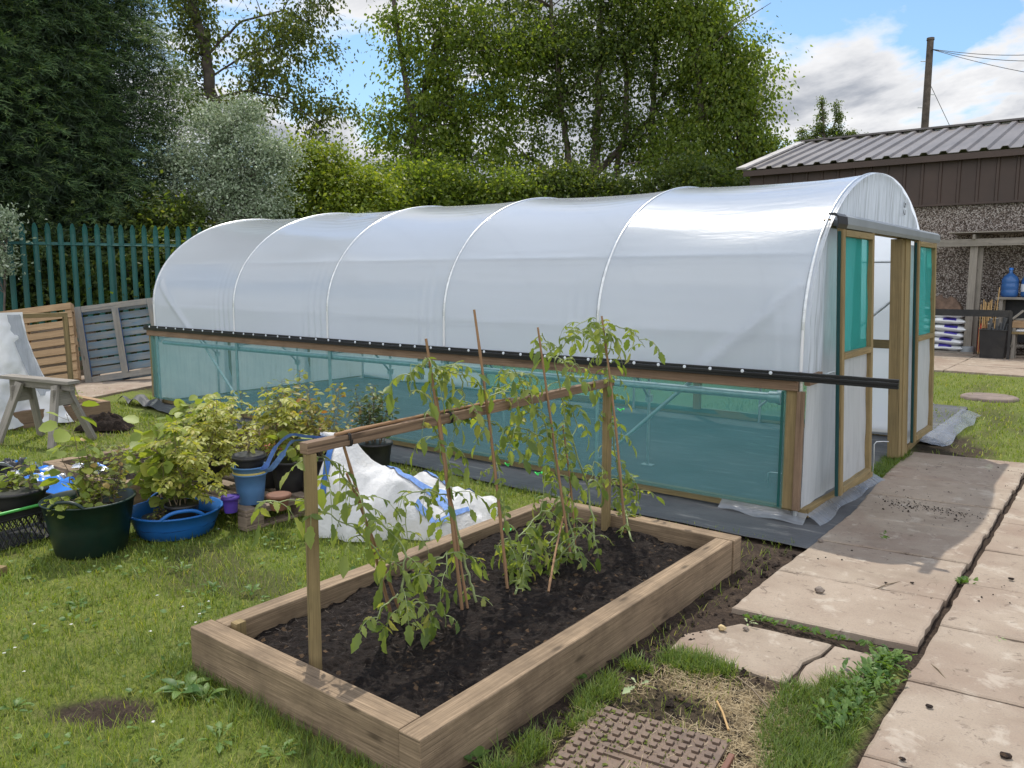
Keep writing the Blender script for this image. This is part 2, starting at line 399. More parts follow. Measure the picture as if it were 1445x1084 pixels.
# ------------------------------------------------------------------ light and sky
SUN = Vector((-.350, .325, .88)).normalized()
ld = bpy.data.lights.new('sun', 'SUN'); ld.energy = 2.65; ld.angle = math.radians(.6); ld.color = (1, .94, .84)
lo = bpy.data.objects.new('sun', ld); COL.objects.link(lo); lo.rotation_euler = SUN.to_track_quat('Z', 'Y').to_euler()
sc.view_settings.view_transform = 'Standard'; sc.view_settings.look = 'None'; sc.view_settings.exposure = EXPO = 0.65; sc.view_settings.gamma = 1
w = bpy.data.worlds.new('World'); sc.world = w; w.use_nodes = True
def build_sky():
    t = w.node_tree; t.nodes.clear(); h = NT.__new__(NT); h.t = t; h.m = w; h.out = t.nodes.new('ShaderNodeOutputWorld')
    sky = h.n('TexSky', sky_type='NISHITA'); sky.sun_disc = False; sky.sun_elevation = math.asin(SUN.z)
    sky.sun_rotation = math.atan2(SUN.x, SUN.y); sky.air_density = 1.3; sky.dust_density = .6; sky.ozone_density = 1.2
    d = h.n('TexCoord').outputs['Generated']
    sep = h.n('SeparateXYZ'); h.set(sep.inputs[0], d)
    z = h.math('MAXIMUM', sep.outputs[2], 0.0)
    k = h.math('DIVIDE', 1.0, h.math('ADD', z, .32))
    v = h.n('VectorMath', operation='SCALE'); h.set(v.inputs[0], d); h.set(v.inputs['Scale'], k)
    loc = h.n('Mapping'); h.set(loc.inputs[0], v.outputs[0]); loc.inputs['Location'].default_value = CLOUD_OFF; loc.inputs['Scale'].default_value = (1, 1, 1.7)
    n1 = h.noise(loc.outputs[0], 1.55, 9, .56, .35)
    n2 = h.noise(loc.outputs[0], 4.5, 6, .6, .2)
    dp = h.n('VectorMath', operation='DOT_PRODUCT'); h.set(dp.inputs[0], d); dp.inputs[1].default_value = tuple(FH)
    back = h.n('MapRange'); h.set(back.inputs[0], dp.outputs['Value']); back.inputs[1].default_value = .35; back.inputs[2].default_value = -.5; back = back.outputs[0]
    band = h.math('ADD', h.math('MULTIPLY', z, -.16), h.math('MULTIPLY', back, .13))  # extra cloud cover added out of view, behind the camera, for neutral fill
    dens = h.math('ADD', n1, band)
    cover = h.ramp(dens, [(.43, 0.0), (.485, 1.0)])
    thick = h.ramp(dens, [(.45, 0.0), (.62, 1.0)])
    shade = h.math('ADD', h.math('MULTIPLY', n2, .55), h.math('MULTIPLY', thick, .55))
    ccol = h.ramp(shade, [(.28, (4.9, 4.9, 4.95)), (.46, (3.9, 3.95, 4.1)), (.66, (2.2, 2.35, 2.65))])
    ccol = h.mix(back, ccol, h.mix(1.0, ccol, (CBACK_FILL, CBACK_FILL*.985, CBACK_FILL*.96), 'MULTIPLY'))  # unseen clouds behind the camera brightened to lift the fill light
    tint = h.mix(1.0, sky, (.52, .64, .76), 'MULTIPLY')
    mx = h.mix(cover, tint, ccol)
    bg = h.n('Background'); h.set(bg.inputs[0], mx); bg.inputs[1].default_value = SKYSTR
    h.set(h.out.inputs[0], bg.outputs[0])
CBACK_FILL = 2.9; CLOUD_OFF = (3.1, .4, 0.0); SKYSTR = .13
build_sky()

# ------------------------------------------------------------------ ground
def axis(a, b, st, lo, hi):
    mid = np.arange(a, b+1e-6, st); out = [mid]; s = st; x = b; R = []
    while x < hi: s *= 1.28; x += s; R.append(x)
    s = st; x = a; Lf = []
    while x > lo: s *= 1.28; x -= s; Lf.append(x)
    return np.concatenate([np.array(Lf[::-1]), mid, np.array(R)])
def blob(x, y, cx, cy, rx, ry, rot=0, wob=.35, soft=.22, s=3):
    dx, dy = x-cx, y-cy; c, q = math.cos(rot), math.sin(rot)
    u = (dx*c+dy*q)/rx; v = (-dx*q+dy*c)/ry
    r = np.sqrt(u*u+v*v) + (fbm(x*4+s, y*4, s, 3)-.5)*wob*2
    return np.clip((1-r)/soft+.5, 0, 1)
def rect(x, y, x0, x1, y0, y1, wob=.06, soft=.05, s=5):
    n = (fbm(x*6+s, y*6, s, 3)-.5)*wob*2
    d = np.minimum(np.minimum(x-x0, x1-x), np.minimum(y-y0, y1-y))+n
    return np.clip(d/soft+.5, 0, 1)
q1 = P(135, 1003); q2 = P(1345, 632); q3 = P(1445, 600)
def soilmask(x, y):
    m = blob(x, y, q1.x, q1.y, .19, .12, AZ, .9, .5, 1)
    m = np.maximum(m, rect(x, y, -1.95, -1.50, 1.4, 5.05, .07, .08, 2))
    m = np.maximum(m, rect(x, y, -3.1, -1.5, 4.35, 5.2, .12, .1, 6))
    m = np.maximum(m, rect(x, y, -1.75, -.80, 2.2, 3.30, .10, .16, 3)*.95)
    m = np.maximum(m, blob(x, y, q2.x, q2.y, .42, .75, 0, .5, .5, 4)*.95)
    m = np.maximum(m, blob(x, y, -1.45, 11.6, .35, .5, 0, .5, .6, 8)*.6)
    m = np.maximum(m, rect(x, y, -16.5, -10.4, 6.1, 9.5, .25, .3, 9)*.8)
    m = np.maximum(m, blob(x, y, -9.06, 4.2, .3, .35, 0, .4, .4, 11))
    m = np.maximum(m, np.clip((fbm(x*1.6, y*1.6, 31, 4)-.63)*9, 0, 1)*.55)
    m = np.maximum(m, rect(x, y, -1.62, 2.2, 3.72, 8.5, .03, .04, 33)); m = np.maximum(m, rect(x, y, -.70, 2.2, .8, 8.5, .03, .04, 34)); m = np.maximum(m, rect(x, y, -1.7, -.80, 3.18, 3.85, .04, .06, 35)*1.9)
    return m
def strawmask(x, y):
    m = rect(x, y, -1.55, -.85, 2.3, 3.15, .18, .25, 13)*np.clip((fbm(x*5, y*5, 41, 3)-.38)*5, 0, 1)
    return m
def weedmask(x, y):   # green growing again beside the slabs
    m = blob(x, y, -.88, 3.0, .16, .40, .05, .35, .3, 21)
    m = np.maximum(m, blob(x, y, -1.42, 3.16, .17, .09, .15, .4, .35, 22))
    m = np.maximum(m, rect(x, y, -1.68, -1.55, 1.9, 3.0, .06, .05, 23)*np.clip((fbm(x*9, y*9, 24, 2)-.42)*8, 0, 1))
    m = np.maximum(m, blob(x, y, -.83, 2.75, .12, .30, .1, .4, .4, 25))
    return m
def hidden(x, y):     # under slabs, bed, cover, sheet: no grass
    m = (x > -1.60) & (x < 3) & (y > 3.25) & (y < 8.35) & ~((x < -.78) & (y < 3.95) & (x > -.95)) 
    m |= (x > -.66) & (y < 8.6) & (x < 3)
    m |= (x > -3.2) & (x < -1.74) & (y > 1.75) & (y < 4.5)
    m |= (x > -10.45) & (x < -1.5) & (y > 5.05) & (y < 9.7)
    m |= (y > 16.1) & (y < 26) & (x > -8.5)
    return m
gx = axis(-7.6, 0.6, .045, -700, 700); gy = axis(1.0, 9.2, .045, -60, 900)
GX, GY = np.meshgrid(gx, gy)
SO = np.clip(soilmask(GX, GY)-weedmask(GX, GY)*.9, 0, 1); ST = strawmask(GX, GY); HD = hidden(GX, GY)
near = np.exp(-((GX+3)**2+(GY-4)**2)/900)
GZ = (fbm(GX*1.3, GY*1.3, 51, 3)-.5)*.030*near - .008 + (fbm(GX*14, GY*14, 52, 3)-.5)*.035*SO*near - .012*SO
GZ = np.where(HD, np.minimum(GZ, -.014), GZ)
gxi = np.arange(len(gx)*len(gy)).reshape(len(gy), len(gx))
FQ = np.stack([gxi[:-1,:-1], gxi[:-1,1:], gxi[1:,1:], gxi[1:,:-1]], -1).reshape(-1, 4)
def m_ground():
    t = NT('lawn_and_soil'); o = t.pos()
    so = t.n('Attribute', attribute_name='soil').outputs['Fac']; st = t.n('Attribute', attribute_name='straw').outputs['Fac']
    n = t.noise(o, 9, 6, .65); n2 = t.noise(o, 55, 5, .7); n3 = t.noise(o, .6, 3)
    g = t.ramp(n2, [(.3, (.05,.075,.012)), (.52, (.135,.165,.033)), (.75, (.25,.25,.075))])
    g = t.mix(t.ramp(n, [(.42, 0.0), (.75, .5)]), g, (.19,.165,.075))
    g = t.mix(t.ramp(n3, [(.35, 0.0), (.7, .35)]), g, (.08,.13,.03))
    s = t.ramp(n2, [(.28, (.022,.016,.012)), (.55, (.066,.047,.034)), (.78, (.145,.105,.072))])
    s = t.mix(t.ramp(n, [(.38, .75), (.62, 0.0)]), s, (.028,.020,.016))
    c = t.mix(so, g, s)
    w2 = t.noise(t.mapping(o, (26, 120, 40), (0,0,.5)), 1.0, 3, .6, 1.0)
    c = t.mix(t.math('MULTIPLY', st, t.ramp(w2, [(.35, .1), (.6, .9)])), c, (.33,.25,.14))
    return t.done(t.pbsdf(c, .95, t.bump(t.math('ADD', n2, n), .8, .02), spec=.15))
M['ground'] = m_ground()
tag(link('ground', npmesh('ground', np.stack([GX, GY, GZ], -1).reshape(-1, 3), [FQ], M['ground'], True, attrs={'soil': SO.ravel(), 'straw': ST.ravel()}), loc=(0,0,0)), kind='structure')

# ------------------------------------------------------------------ path slabs
def m_slab():
    t = NT('concrete_slab'); o = t.pos(); r = t.rnd()
    n = t.noise(o, 3.0, 6, .65); n2 = t.noise(o, 120, 3, .7); n3 = t.noise(o, 1.1, 4, .6, .6)
    c = t.ramp(n, [(.25, (.20,.155,.115)), (.5, (.285,.232,.178)), (.8, (.35,.295,.232))])
    c = t.mix(t.math('MULTIPLY', r, .35), c, (.335,.26,.20))
    c = t.mix(t.ramp(n3, [(.48, 0.0), (.70, .7)]), c, (.20,.135,.10))
    c = t.mix(t.ramp(n2, [(.30, .55), (.5, 0.0)]), c, (.20,.165,.14))
    c = t.mix(t.ramp(n2, [(.62, 0.0), (.8, .5)]), c, (.45,.40,.36))
    li = t.noise(o, 6.5, 5, .7, .4); c = t.mix(t.ramp(li, [(.56, 0.0), (.66, .45)]), c, (.46,.41,.34))
    sp = t.noise(o, 14, 6, .75, 1.0); c = t.mix(t.ramp(sp, [(.58, 0.0), (.68, .8)]), c, (.09,.065,.05))
    return t.done(t.pbsdf(c, .85, t.bump(n2, .5, .003), spec=.25))
M['slab'] = m_slab()
def slab_poly(pts, z, th=.05):
    "one slab from its corners, edges slightly worn"
    out = []; n = len(pts)
    for i in range(n):
        a = np.array(pts[i]); b = np.array(pts[(i+1) % n]); L = np.linalg.norm(b-a); k = max(2, int(L/.07))
        for j in range(k):
            p = a+(b-a)*j/k
            if j: p = p+RNG.normal(size=2)*.0035
            out.append(p)
    out = np.array(out); c = out.mean(0); m = len(out)
    top_in = c+(out-c)*(1-.012/np.linalg.norm(out-c, axis=1, keepdims=True))
    tilt = RNG.normal(size=2)*.004
    zz = lambda q, h: np.column_stack([q, h+(q-c)@tilt])
    V = np.concatenate([zz(out, z-th), zz(out, z-.006), zz(top_in, z)])
    F = [(i, (i+1) % m, m+(i+1) % m, m+i) for i in range(m)]+[(m+i, m+(i+1) % m, 2*m+(i+1) % m, 2*m+i) for i in range(m)]+[tuple(range(2*m, 3*m))]
    return V, F
mb = MB()
ys = [3.80, 4.48, 5.17, 5.87, 6.58, 7.29, 8.0, 8.45]
xl = [-1.54, -1.545, -1.53, -1.53, -1.58, -1.63, -1.66, -1.68]; g_ = .006
for i in range(len(ys)-1):
    y0, y1 = ys[i], ys[i+1]; sk = .11
    mb.add(*slab_poly([(xl[i], y0+g_), (-.69, y0+sk+g_), (-.70, y1+sk-g_), (xl[i+1], y1-g_)], .016+.006*random.random()))
yr = [.9, 1.55, 2.22, 2.87, 3.55, 4.23, 4.92, 5.63, 6.35, 7.05, 7.77, 8.48]
for i in range(len(yr)-1):
    for j, (x0, x1) in enumerate([(-.655, .24), (.255, 1.15), (1.17, 2.05)]):
        o_ = .03*j; a = -.012
        mb.add(*slab_poly([(x0, yr[i]+o_+g_), (x1, yr[i]+o_+g_+.10), (x1, yr[i+1]+o_+.10-g_), (x0, yr[i+1]+o_-g_)], .014+.006*random.random()))
# the sunken broken slab
k1 = (-1.05, 3.62)
mb.add(*slab_poly([(-1.62, 3.42), (-1.45, 3.70), (-1.02, 3.735), (-1.03, 3.60), (-1.07, 3.48), (-1.06, 3.245), (-1.30, 3.25), (-1.60, 3.235)], -.004))
mb.add(*slab_poly([(-1.005, 3.735), (-.83, 3.75), (-.81, 3.27), (-1.04, 3.245), (-1.05, 3.47), (-1.012, 3.60)], -.006))
pth = tag(mb.build('path', M['slab'], loc=(0,0,0)), kind='structure')
# concrete strip at the far left and paved yard before the shed
mb = MB()
a = P(112, 566); b = P(217, 545); c_ = P(217, 528); d_ = P(112, 540)
mb.add(*slab_poly([(a.x, a.y), (b.x, b.y), (c_.x-1.0, c_.y+.6), (d_.x-1.2, d_.y+.4)], .02)); tag(mb.build('concrete_path', M['slab'], loc=(0,0,0)), kind='structure')
mb = MB()
for i, y in enumerate(np.arange(16.2, 26, 1.25)):
    for j, x in enumerate(np.arange(-9, 5, 1.25)):
        mb.add(*slab_poly([(x+.01, y+.01), (x+1.24, y+.01), (x+1.24, y+1.24), (x+.01, y+1.24)], .02+.008*random.random()))
tag(mb.build('yard', M['slab'], loc=(0,0,0)), kind='structure')

# ------------------------------------------------------------------ grass blades
def inview(x, y, m=.22):
    v = np.stack([x, y, np.full_like(x, -CH)], -1); dz = v@np.array(FW); u = v@np.array(RT)/np.maximum(dz, .01); q = -(v@np.array(UP))/np.maximum(dz, .01)
    return (dz > .3) & (np.abs(u) < .6366*(1+m)) & (q < .4775*(1+m))
def scatter(n, x0, x1, y0, y1, dens):
    x = RNG.uniform(x0, x1, n); y = RNG.uniform(y0, y1, n)
    k = (RNG.random(n) < dens(x, y)) & inview(x, y) & ~hidden(x, y)
    return x[k], y[k]
def gz(x, y): return (fbm(x*1.3, y*1.3, 51, 3)-.5)*.030 - .010
def lawn_d(x, y):
    d = np.hypot(x, y); s = np.clip(soilmask(x, y), 0, 1); w_ = weedmask(x, y)
    clump = .55+.65*fbm(x*5, y*5, 61, 3)
    return np.clip((1-.88*s)*clump+w_, 0, 1)*np.clip(3.2/d, .05, 1)**1.5
def blades(name, x, y, hmin, hmax, wid, mat, lean=.55, wf=1.0):
    n = len(x); d = np.hypot(x, y); h = RNG.uniform(hmin, hmax, n)*(.7+.6*fbm(x*3, y*3, 71, 3)); a = RNG.uniform(0, 2*pi, n)
    l = RNG.uniform(.15, lean*1.5, n); ax = np.stack([np.cos(a)*l, np.sin(a)*l, np.ones(n)], -1)
    nr = np.stack([np.cos(a), np.sin(a), -l], -1)
    T, F = LT['blade']; axn = nrmz(ax); side = nrmz(np.cross(nr, axn)); wd = (wid*np.clip(d/3, 1, 4)*RNG.uniform(.7, 1.4, n))[:, None, None]
    pos = np.stack([x, y, gz(x, y)], -1); hh = h[:, None, None]
    bend = np.stack([np.cos(a), np.sin(a), -np.full(n, .35)], -1)[:, None, :]
    V = pos[:,None,:]+hh*T[None,:,0:1]*axn[:,None,:]+wd*10*T[None,:,1:2]*side[:,None,:]+hh*.35*(T[None,:,0:1]**2)*bend*l[:,None,None]
    FF = (F[None]+(np.arange(n)*5)[:,None,None]).reshape(-1, 3)
    return link(name, npmesh(name, V.reshape(-1, 3), [FF], mat, False), loc=(0,0,0))
M['grass'] = leafmat('grass_blade', (.10,.155,.018), (.25,.315,.045), (.47,.43,.13), trans=.35, odd=.16)
M['grassrich'] = leafmat('rich_grass', (.07,.125,.022), (.16,.225,.042), (.30,.30,.09), trans=.35, odd=.06)
x, y = scatter(520000, -11, -1.2, .6, 8, lawn_d)
x2, y2 = scatter(150000, -4.5, 1.5, 8.3, 16.3, lambda a, b: lawn_d(a, b)*1.3)
x3, y3 = scatter(60000, -20, -9, 1, 9, lambda a, b: lawn_d(a, b))
tag(blades('grass', np.concatenate([x, x2, x3]), np.concatenate([y, y2, y3]), .022, .062, .0022, M['grass']), 'short sunlit lawn grass across the plot', 'grass', kind='stuff')
x, y = scatter(60000, -1.75, -.6, 1.8, 3.85, lambda a, b: weedmask(a, b))
xt, yt = scatter(60000, -8, -1.9, .8, 5.5, lambda a, b: lawn_d(a, b)*np.clip((fbm(a*3.4, b*3.4, 63, 3)-.52)*7, 0, 1)); x = np.concatenate([x, xt]); y = np.concatenate([y, yt])
ns = 2600; x = np.concatenate([x, RNG.uniform(-1.79, -1.64, ns)]); y = np.concatenate([y, RNG.uniform(7.15, 8.4, ns)])
# rough grass against the bed and along its front
xb = np.concatenate([RNG.uniform(-3.3, -1.7, 1500), RNG.uniform(-3.32, -3.18, 1200)]); yb = np.concatenate([1.77-np.abs(RNG.normal(size=1500))*.09, RNG.uniform(1.7, 4.4, 1200)])
x = np.concatenate([x, xb]); y = np.concatenate([y, yb])
tag(blades('tuft_grass', x, y, .03, .085, .0026, M['grassrich'], .7), 'long rough grass tufts beside the bed and slabs', 'grass', kind='stuff')
# straw lying on the bare earth
n = 7000; x = RNG.uniform(-1.6, -.8, n); y = RNG.uniform(2.25, 3.25, n); k = RNG.random(n) < strawmask(x, y)*1.2; x, y = x[k], y[k]; n = len(x)
a = RNG.uniform(0, 2*pi, n); L = Leaves(); pos = np.stack([x, y, np.full(n, -.004)+RNG.random(n)*.012], -1)
L.add('thin', pos, np.stack([np.cos(a), np.sin(a), RNG.normal(size=n)*.18], -1), np.tile([0,0,1.], (n,1))+RNG.normal(size=(n,3))*.2, RNG.uniform(.02, .06, n))
M['straw'] = leafmat('dry_straw', (.22,.16,.08), (.42,.33,.19), trans=.1)
tag(L.build('straw', M['straw'], loc=(0,0,0)), 'dry straw scattered over the bare earth by the drain cover', 'straw', kind='stuff')
# crumbs of earth
def lumps(name, x, y, z, r, mat, label, cat):
    n = len(x); T = nrmz(np.array([(1,0,0),(-1,0,0),(0,1,0),(0,-1,0),(0,0,1),(0,0,-1)], float)); F = np.array([(0,2,4),(2,1,4),(1,3,4),(3,0,4),(2,0,5),(1,2,5),(3,1,5),(0,3,5)])
    V = T[None]*RNG.uniform(.5, 1.3, (n, 6, 1))*np.array([1,1,.7]); a = RNG.uniform(0, 2*pi, n); c, s = np.cos(a), np.sin(a)
    X = V[...,0]*c[:,None]-V[...,1]*s[:,None]; Y = V[...,0]*s[:,None]+V[...,1]*c[:,None]
    V = np.stack([X, Y, V[...,2]], -1)*r[:,None,None]+np.stack([x, y, z], -1)[:,None,:]
    return tag(link(name, npmesh(name, V.reshape(-1,3), [(F[None]+(np.arange(n)*6)[:,None,None]).reshape(-1,3)], mat, False), loc=(0,0,0)), label, cat, kind='stuff')
n = 900; x = RNG.uniform(-1.5, 1.0, n); y = RNG.uniform(2.9, 8.3, n); keep = (fbm(x*2, y*2, 81, 3) > .52) & ((x > -.66) | (y > 3.9)); x, y = x[keep], y[keep]
cl = RNG.random(160); x = np.concatenate([x, P(1270,720).x+RNG.normal(size=160)*.09, P(1330,720).x+RNG.normal(size=160)*.12]); y = np.concatenate([y, P(1270,715).y+RNG.normal(size=160)*.10, P(1330,725).y+RNG.normal(size=160)*.06])
lumps('soil_crumbs', x, y, np.full(len(x), .021), np.abs(RNG.normal(size=len(x)))*.0035+.0012, M['clod'], 'dark crumbs of earth spilt on the path slabs', 'soil crumbs')
n = 700; x = np.concatenate([RNG.uniform(-1.75, -1.5, 350), RNG.uniform(-1.7, -.8, n)]); y = np.concatenate([RNG.uniform(1.6, 4.9, 350), RNG.uniform(2.2, 3.3, n)])
lumps('earth_clods', x, y, np.full(len(x), -.008), np.abs(RNG.normal(size=len(x)))*.009+.003, M['clod'], 'loose clods of earth on the bare strip beside the raised bed', 'soil clods')
# ------------------------------------------------------------------ polytunnel
YC, TA, TB, TZ = 7.3, 1.8, 1.2, 1.34
HX = [-1.80, -3.43, -5.10, -6.77, -8.48, -10.30]
tun = thing('polytunnel', (-6.0, 7.3, 0), 'long white arched polytunnel with teal net sides and open timber doors', 'polytunnel')
def arch(th, k=0.0):
    "th 0 at the near springing, pi at the far one; k pushes outwards"
    return (YC-(TA+k)*math.cos(th), TZ+(TB+k)*math.sin(th))
PUR = [math.asin((1.87-TZ)/TB), pi/2, pi-math.asin((1.87-TZ)/TB)]
def m_cover():
    xs = np.unique(np.concatenate([np.linspace(-1.755, -10.33, 330)]+[np.array([h-.03, h-.015, h, h+.015, h+.03]) for h in HX]))[::-1]
    prof = [(5.5, z, None) for z in np.linspace(1.03, 1.33, 10)]+[(0, 0, t) for t in np.unique(np.concatenate([np.linspace(0, pi, 120)]+[np.array([p-.012, p-.006, p, p+.006, p+.012]) for p in PUR]))]+[(9.1, z, None) for z in np.linspace(1.3, 0.03, 16)]
    V = np.zeros((len(xs), len(prof), 3))
    hx = np.array(HX)
    for i, x in enumerate(xs):
        j = int(np.clip(np.searchsorted(-hx, -x)-1, 0, 4)); u = (x-hx[j])/(hx[j+1]-hx[j]); u = min(max(u, 0), 1)
        sag = (math.sin(pi*u)**.8)*(.040+.010*math.sin(j*2.1))
        for k, (y, z, th) in enumerate(prof):
            if th is None: wgt = .30; base = (y, z); nr = (-1, 0) if y < 7 else (1, 0); s = z-1.33 if y < 7 else None
            else:
                base = arch(th); nr = (-math.cos(th), math.sin(th)); wgt = .35+.65*math.sin(th)**.7; s = th*1.5
            d = -sag*wgt
            if th is not None:
                d *= 1-.62*sum(math.exp(-((th-p)/.10)**2) for p in PUR)
                for p in PUR: d += .0020*math.exp(-((th-p)/.014)**2)*math.sin(pi*u)**.5
                # a faint slack fold under the purlin line
                d += .0035*math.exp(-((th-.26)/.014)**2)*math.sin(pi*u)**1.5
                # ripples on top of the fourth bay
                d += .016*math.sin(th*95+math.sin(u*5)*3)*math.exp(-((th-1.15)/.22)**2)*math.exp(-((u-.35)/.3)**2)*(1 if j == 3 else .3)
            # folds running up from the clamp rail beside the hoops
            if y < 7 and s is not None or (th is not None and th < .5):
                hh = z-1.03 if th is None else .3+th*1.3
                amp = [.006, .007, .014, .018, .012][j]
                d += amp*math.exp(-hh/.33)*math.sin((x-hx[j])*60+hh*2.5)*math.exp(-((u-.12)/.10)**2)*(hh < .9)
            # crease over the corner braces
            if base[0] < 6.2:
                for (xa, za, xb, zb) in ((-3.43, .2, -1.85, 1.64), (-8.48, .2, -10.2, 1.62)):
                    L = math.hypot(xb-xa, zb-za); q = abs((x-xa)*(zb-za)-(base[1]-za)*(xb-xa))/L
                    if base[1] < 1.66 and min(xa, xb) < x < max(xa, xb): d += .016*math.exp(-(q/.035)**2)
            V[i, k] = (x, base[0]+nr[0]*d, base[1]+nr[1]*d)
    V[..., 0] += 0
    n, m = V.shape[:2]; I = np.arange(n*m).reshape(n, m)
    F = np.stack([I[:-1,:-1], I[:-1,1:], I[1:,1:], I[1:,:-1]], -1).reshape(-1, 4)
    cen = V.reshape(-1, 3)[F].mean(1); F = F[~((cen[:,1] > 8.9) & (cen[:,2] < .98) & (cen[:,0] < -2.75) & (cen[:,0] > -7.6))]
    return npmesh('cover', V.reshape(-1,3), [F], M['film'], True)
link('cover', m_cover(), tun)
for h in HX:
    pts = [(h, 5.517, 0.0), (h, 5.517, .5), (h, 5.513, 1.0), (h, 5.509, 1.3)]+[(h, *arch(t, -.008)) for t in np.linspace(.02, pi-.02, 60)]+[(h, 9.09, 1.3), (h, 9.09, .6), (h, 9.09, 0)]
    hp = MB().tube(pts, .0165, 8).build('hoop', M['galv'], tun)
    MB().tube([(h, 5.5, 1.06), (h, 5.5, 1.2)]+[(h, *arch(t, -.0045)) for t in np.linspace(0, pi, 60)], .0125, 8).build('tape', M['tape'], hp)
for th in PUR:
    y, z = arch(th, -.040); MB().tube([(-1.8, y, z), (-10.3, y, z)], .012, 6).build('purlin', M['galv'], tun)
for y in (5.535, 9.06):
    yt = y+(.07 if y < 7 else -.07)
    for a, b in (((-3.43, y, .2), (-1.85, yt, 1.64)), ((-8.48, y, .2), (-10.2, yt, 1.62))): MB().tube([a, b], .015, 8).build('brace', M['galv'], tun)
# staging arms on the inside of each hoop
for h in HX[1:]+[-2.25]:
    if h == -2.25: continue
    b = MB().tube([(h, 5.53, .90), (h, 6.39, .92)], .014, 8).tube([(h, 6.39, 0), (h, 6.39, .93)], .014, 8).tube([(h, 6.39, .62), (h, 6.10, .90)], .012, 8)
    b.box((h, 6.39, .012), (.11, .07, .006)).box((h, 6.10, .905), (.05, .07, .045)).box((h, 6.39, .62), (.05, .05, .06)).box((h, 5.56, .90), (.06, .06, .05))
    b.build('staging_support', M['galv'], tun)
# timber
B = .003
def timb(name, *bars, mat='treated', parent=tun):
    mb = MB()
    for a, b, w_, h_ in bars: mb.bar(a, b, w_, h_)
    return mb.build(name, M[mat], parent, bevel=B)
timb('base_rail', ((-10.48, 5.575, .055), (-1.74, 5.575, .055), .045, .07))
timb('base_rail', ((-1.755, 5.60, .055), (-1.685, 7.02, .055), .045, .07))
timb('base_rail', ((-1.70, 8.35, .055), (-1.73, 9.16, .055), .045, .07))
timb('base_rail', ((-10.35, 9.13, .06), (-1.83, 9.13, .06), .04, .09))
timb('base_rail', ((-10.40, 5.62, .055), (-10.40, 9.1, .055), .045, .07))
timb('side_rail', ((-10.48, 5.485, .962), (-1.81, 5.485, .962), .035, .07), mat='rail')
timb('side_rail', ((-10.35, 9.07, 1.0), (-1.83, 9.07, 1.0), .03, .09))
timb('side_rail', ((-1.765, 5.53, 1.0), (-1.765, 5.80, 1.0), .04, .075), mat='rail')
timb('corner_post', ((-1.855, 5.52, .092), (-1.855, 5.52, .925), .085, .06))
timb('corner_post', ((-1.787, 5.492, .092), (-1.787, 5.492, .925), .045, .045), mat='rail')
timb('corner_post', ((-10.44, 5.52, .092), (-10.44, 5.52, .925), .07, .05))
for x in (-4.2, -5.6, -7.6, -8.9): timb('wall_post', ((x, 9.05, .1), (x, 9.05, .95), .09, .05))
# rear wall
mb = MB(); rows = []
for y in np.linspace(5.52, 9.08, 60):
    zt = TZ+TB*math.sqrt(max(0, 1-((y-YC)/TA)**2)); rows.append([(-10.32+.008*math.sin(y*9+z*3), y, z) for z in np.linspace(.05, zt, 30)])
mb.grid(rows).build('end_panel', M['filmlow'], tun)
timb('end_post', ((-10.36, 6.6, .1), (-10.36, 6.6, 2.4), .07, .05), ((-10.36, 8.0, .1), (-10.36, 8.0, 2.4), .07, .05), ((-10.36, 6.64, 2.05), (-10.36, 7.96, 2.05), .05, .07))
# side net
rows = []
for z in np.linspace(.085, .945, 22):
    rows.append([(x, 5.487+.004*math.sin(x*3+z*5)+.006*(fbm(x*2, z*2, 5, 2)-.5), z) for x in np.linspace(-10.42, -1.885, 180)])
sn = MB().grid(rows).build('side_net', M['net'], tun)
MB().grid([[(x, 9.105+.006*math.sin(x*3+z*5), z) for x in np.linspace(-7.65, -2.7, 60)] for z in np.linspace(.05, 1.0, 12)]).build('side_net', M['net'], tun)
timb('net_batten', ((-1.908, 5.478, .10), (-1.908, 5.478, .92), .018, .012), mat='palisade')
MB().tube([(x, 5.56+.004*math.sin(x*2), .860-.02*math.exp(-((x+10.5)/3)**2)) for x in np.linspace(-10.2, -2.0, 40)], .029, 10).build('roller_bar', M['galv'], tun)
MB().tube([(-2.03, 5.56, .860), (-1.95, 5.56, .860)], .042, 14).tube([(-1.965, 5.56, .860), (-1.94, 5.56, .860)], .052, 14).build('roller_cap', M['galv'], tun)
# black clamp rail with its bolts
cr = MB()
for z, d in ((1.030, .030), (1.052, .022), (1.010, .024)): cr.bar((-10.52, 5.462-d/2+.012, z), (-1.165, 5.435-d/2+.012, z), d, .020)
cr = cr.build('clamp_rail', M['blackrail'], tun, bevel=.003)
for i, x in enumerate(np.arange(-10.35, -1.9, .215)):
    x = x+RNG.normal()*.012; y = 5.462-.027*(x+10.52)/9.4-.0195
    MB().tube([(x, y, 1.047), (x, y-.003, 1.047)], .0125, 10).tube([(x, y-.003, 1.047), (x, y-.009, 1.047)], .006, 6).build('bolt', M['washer'], cr)
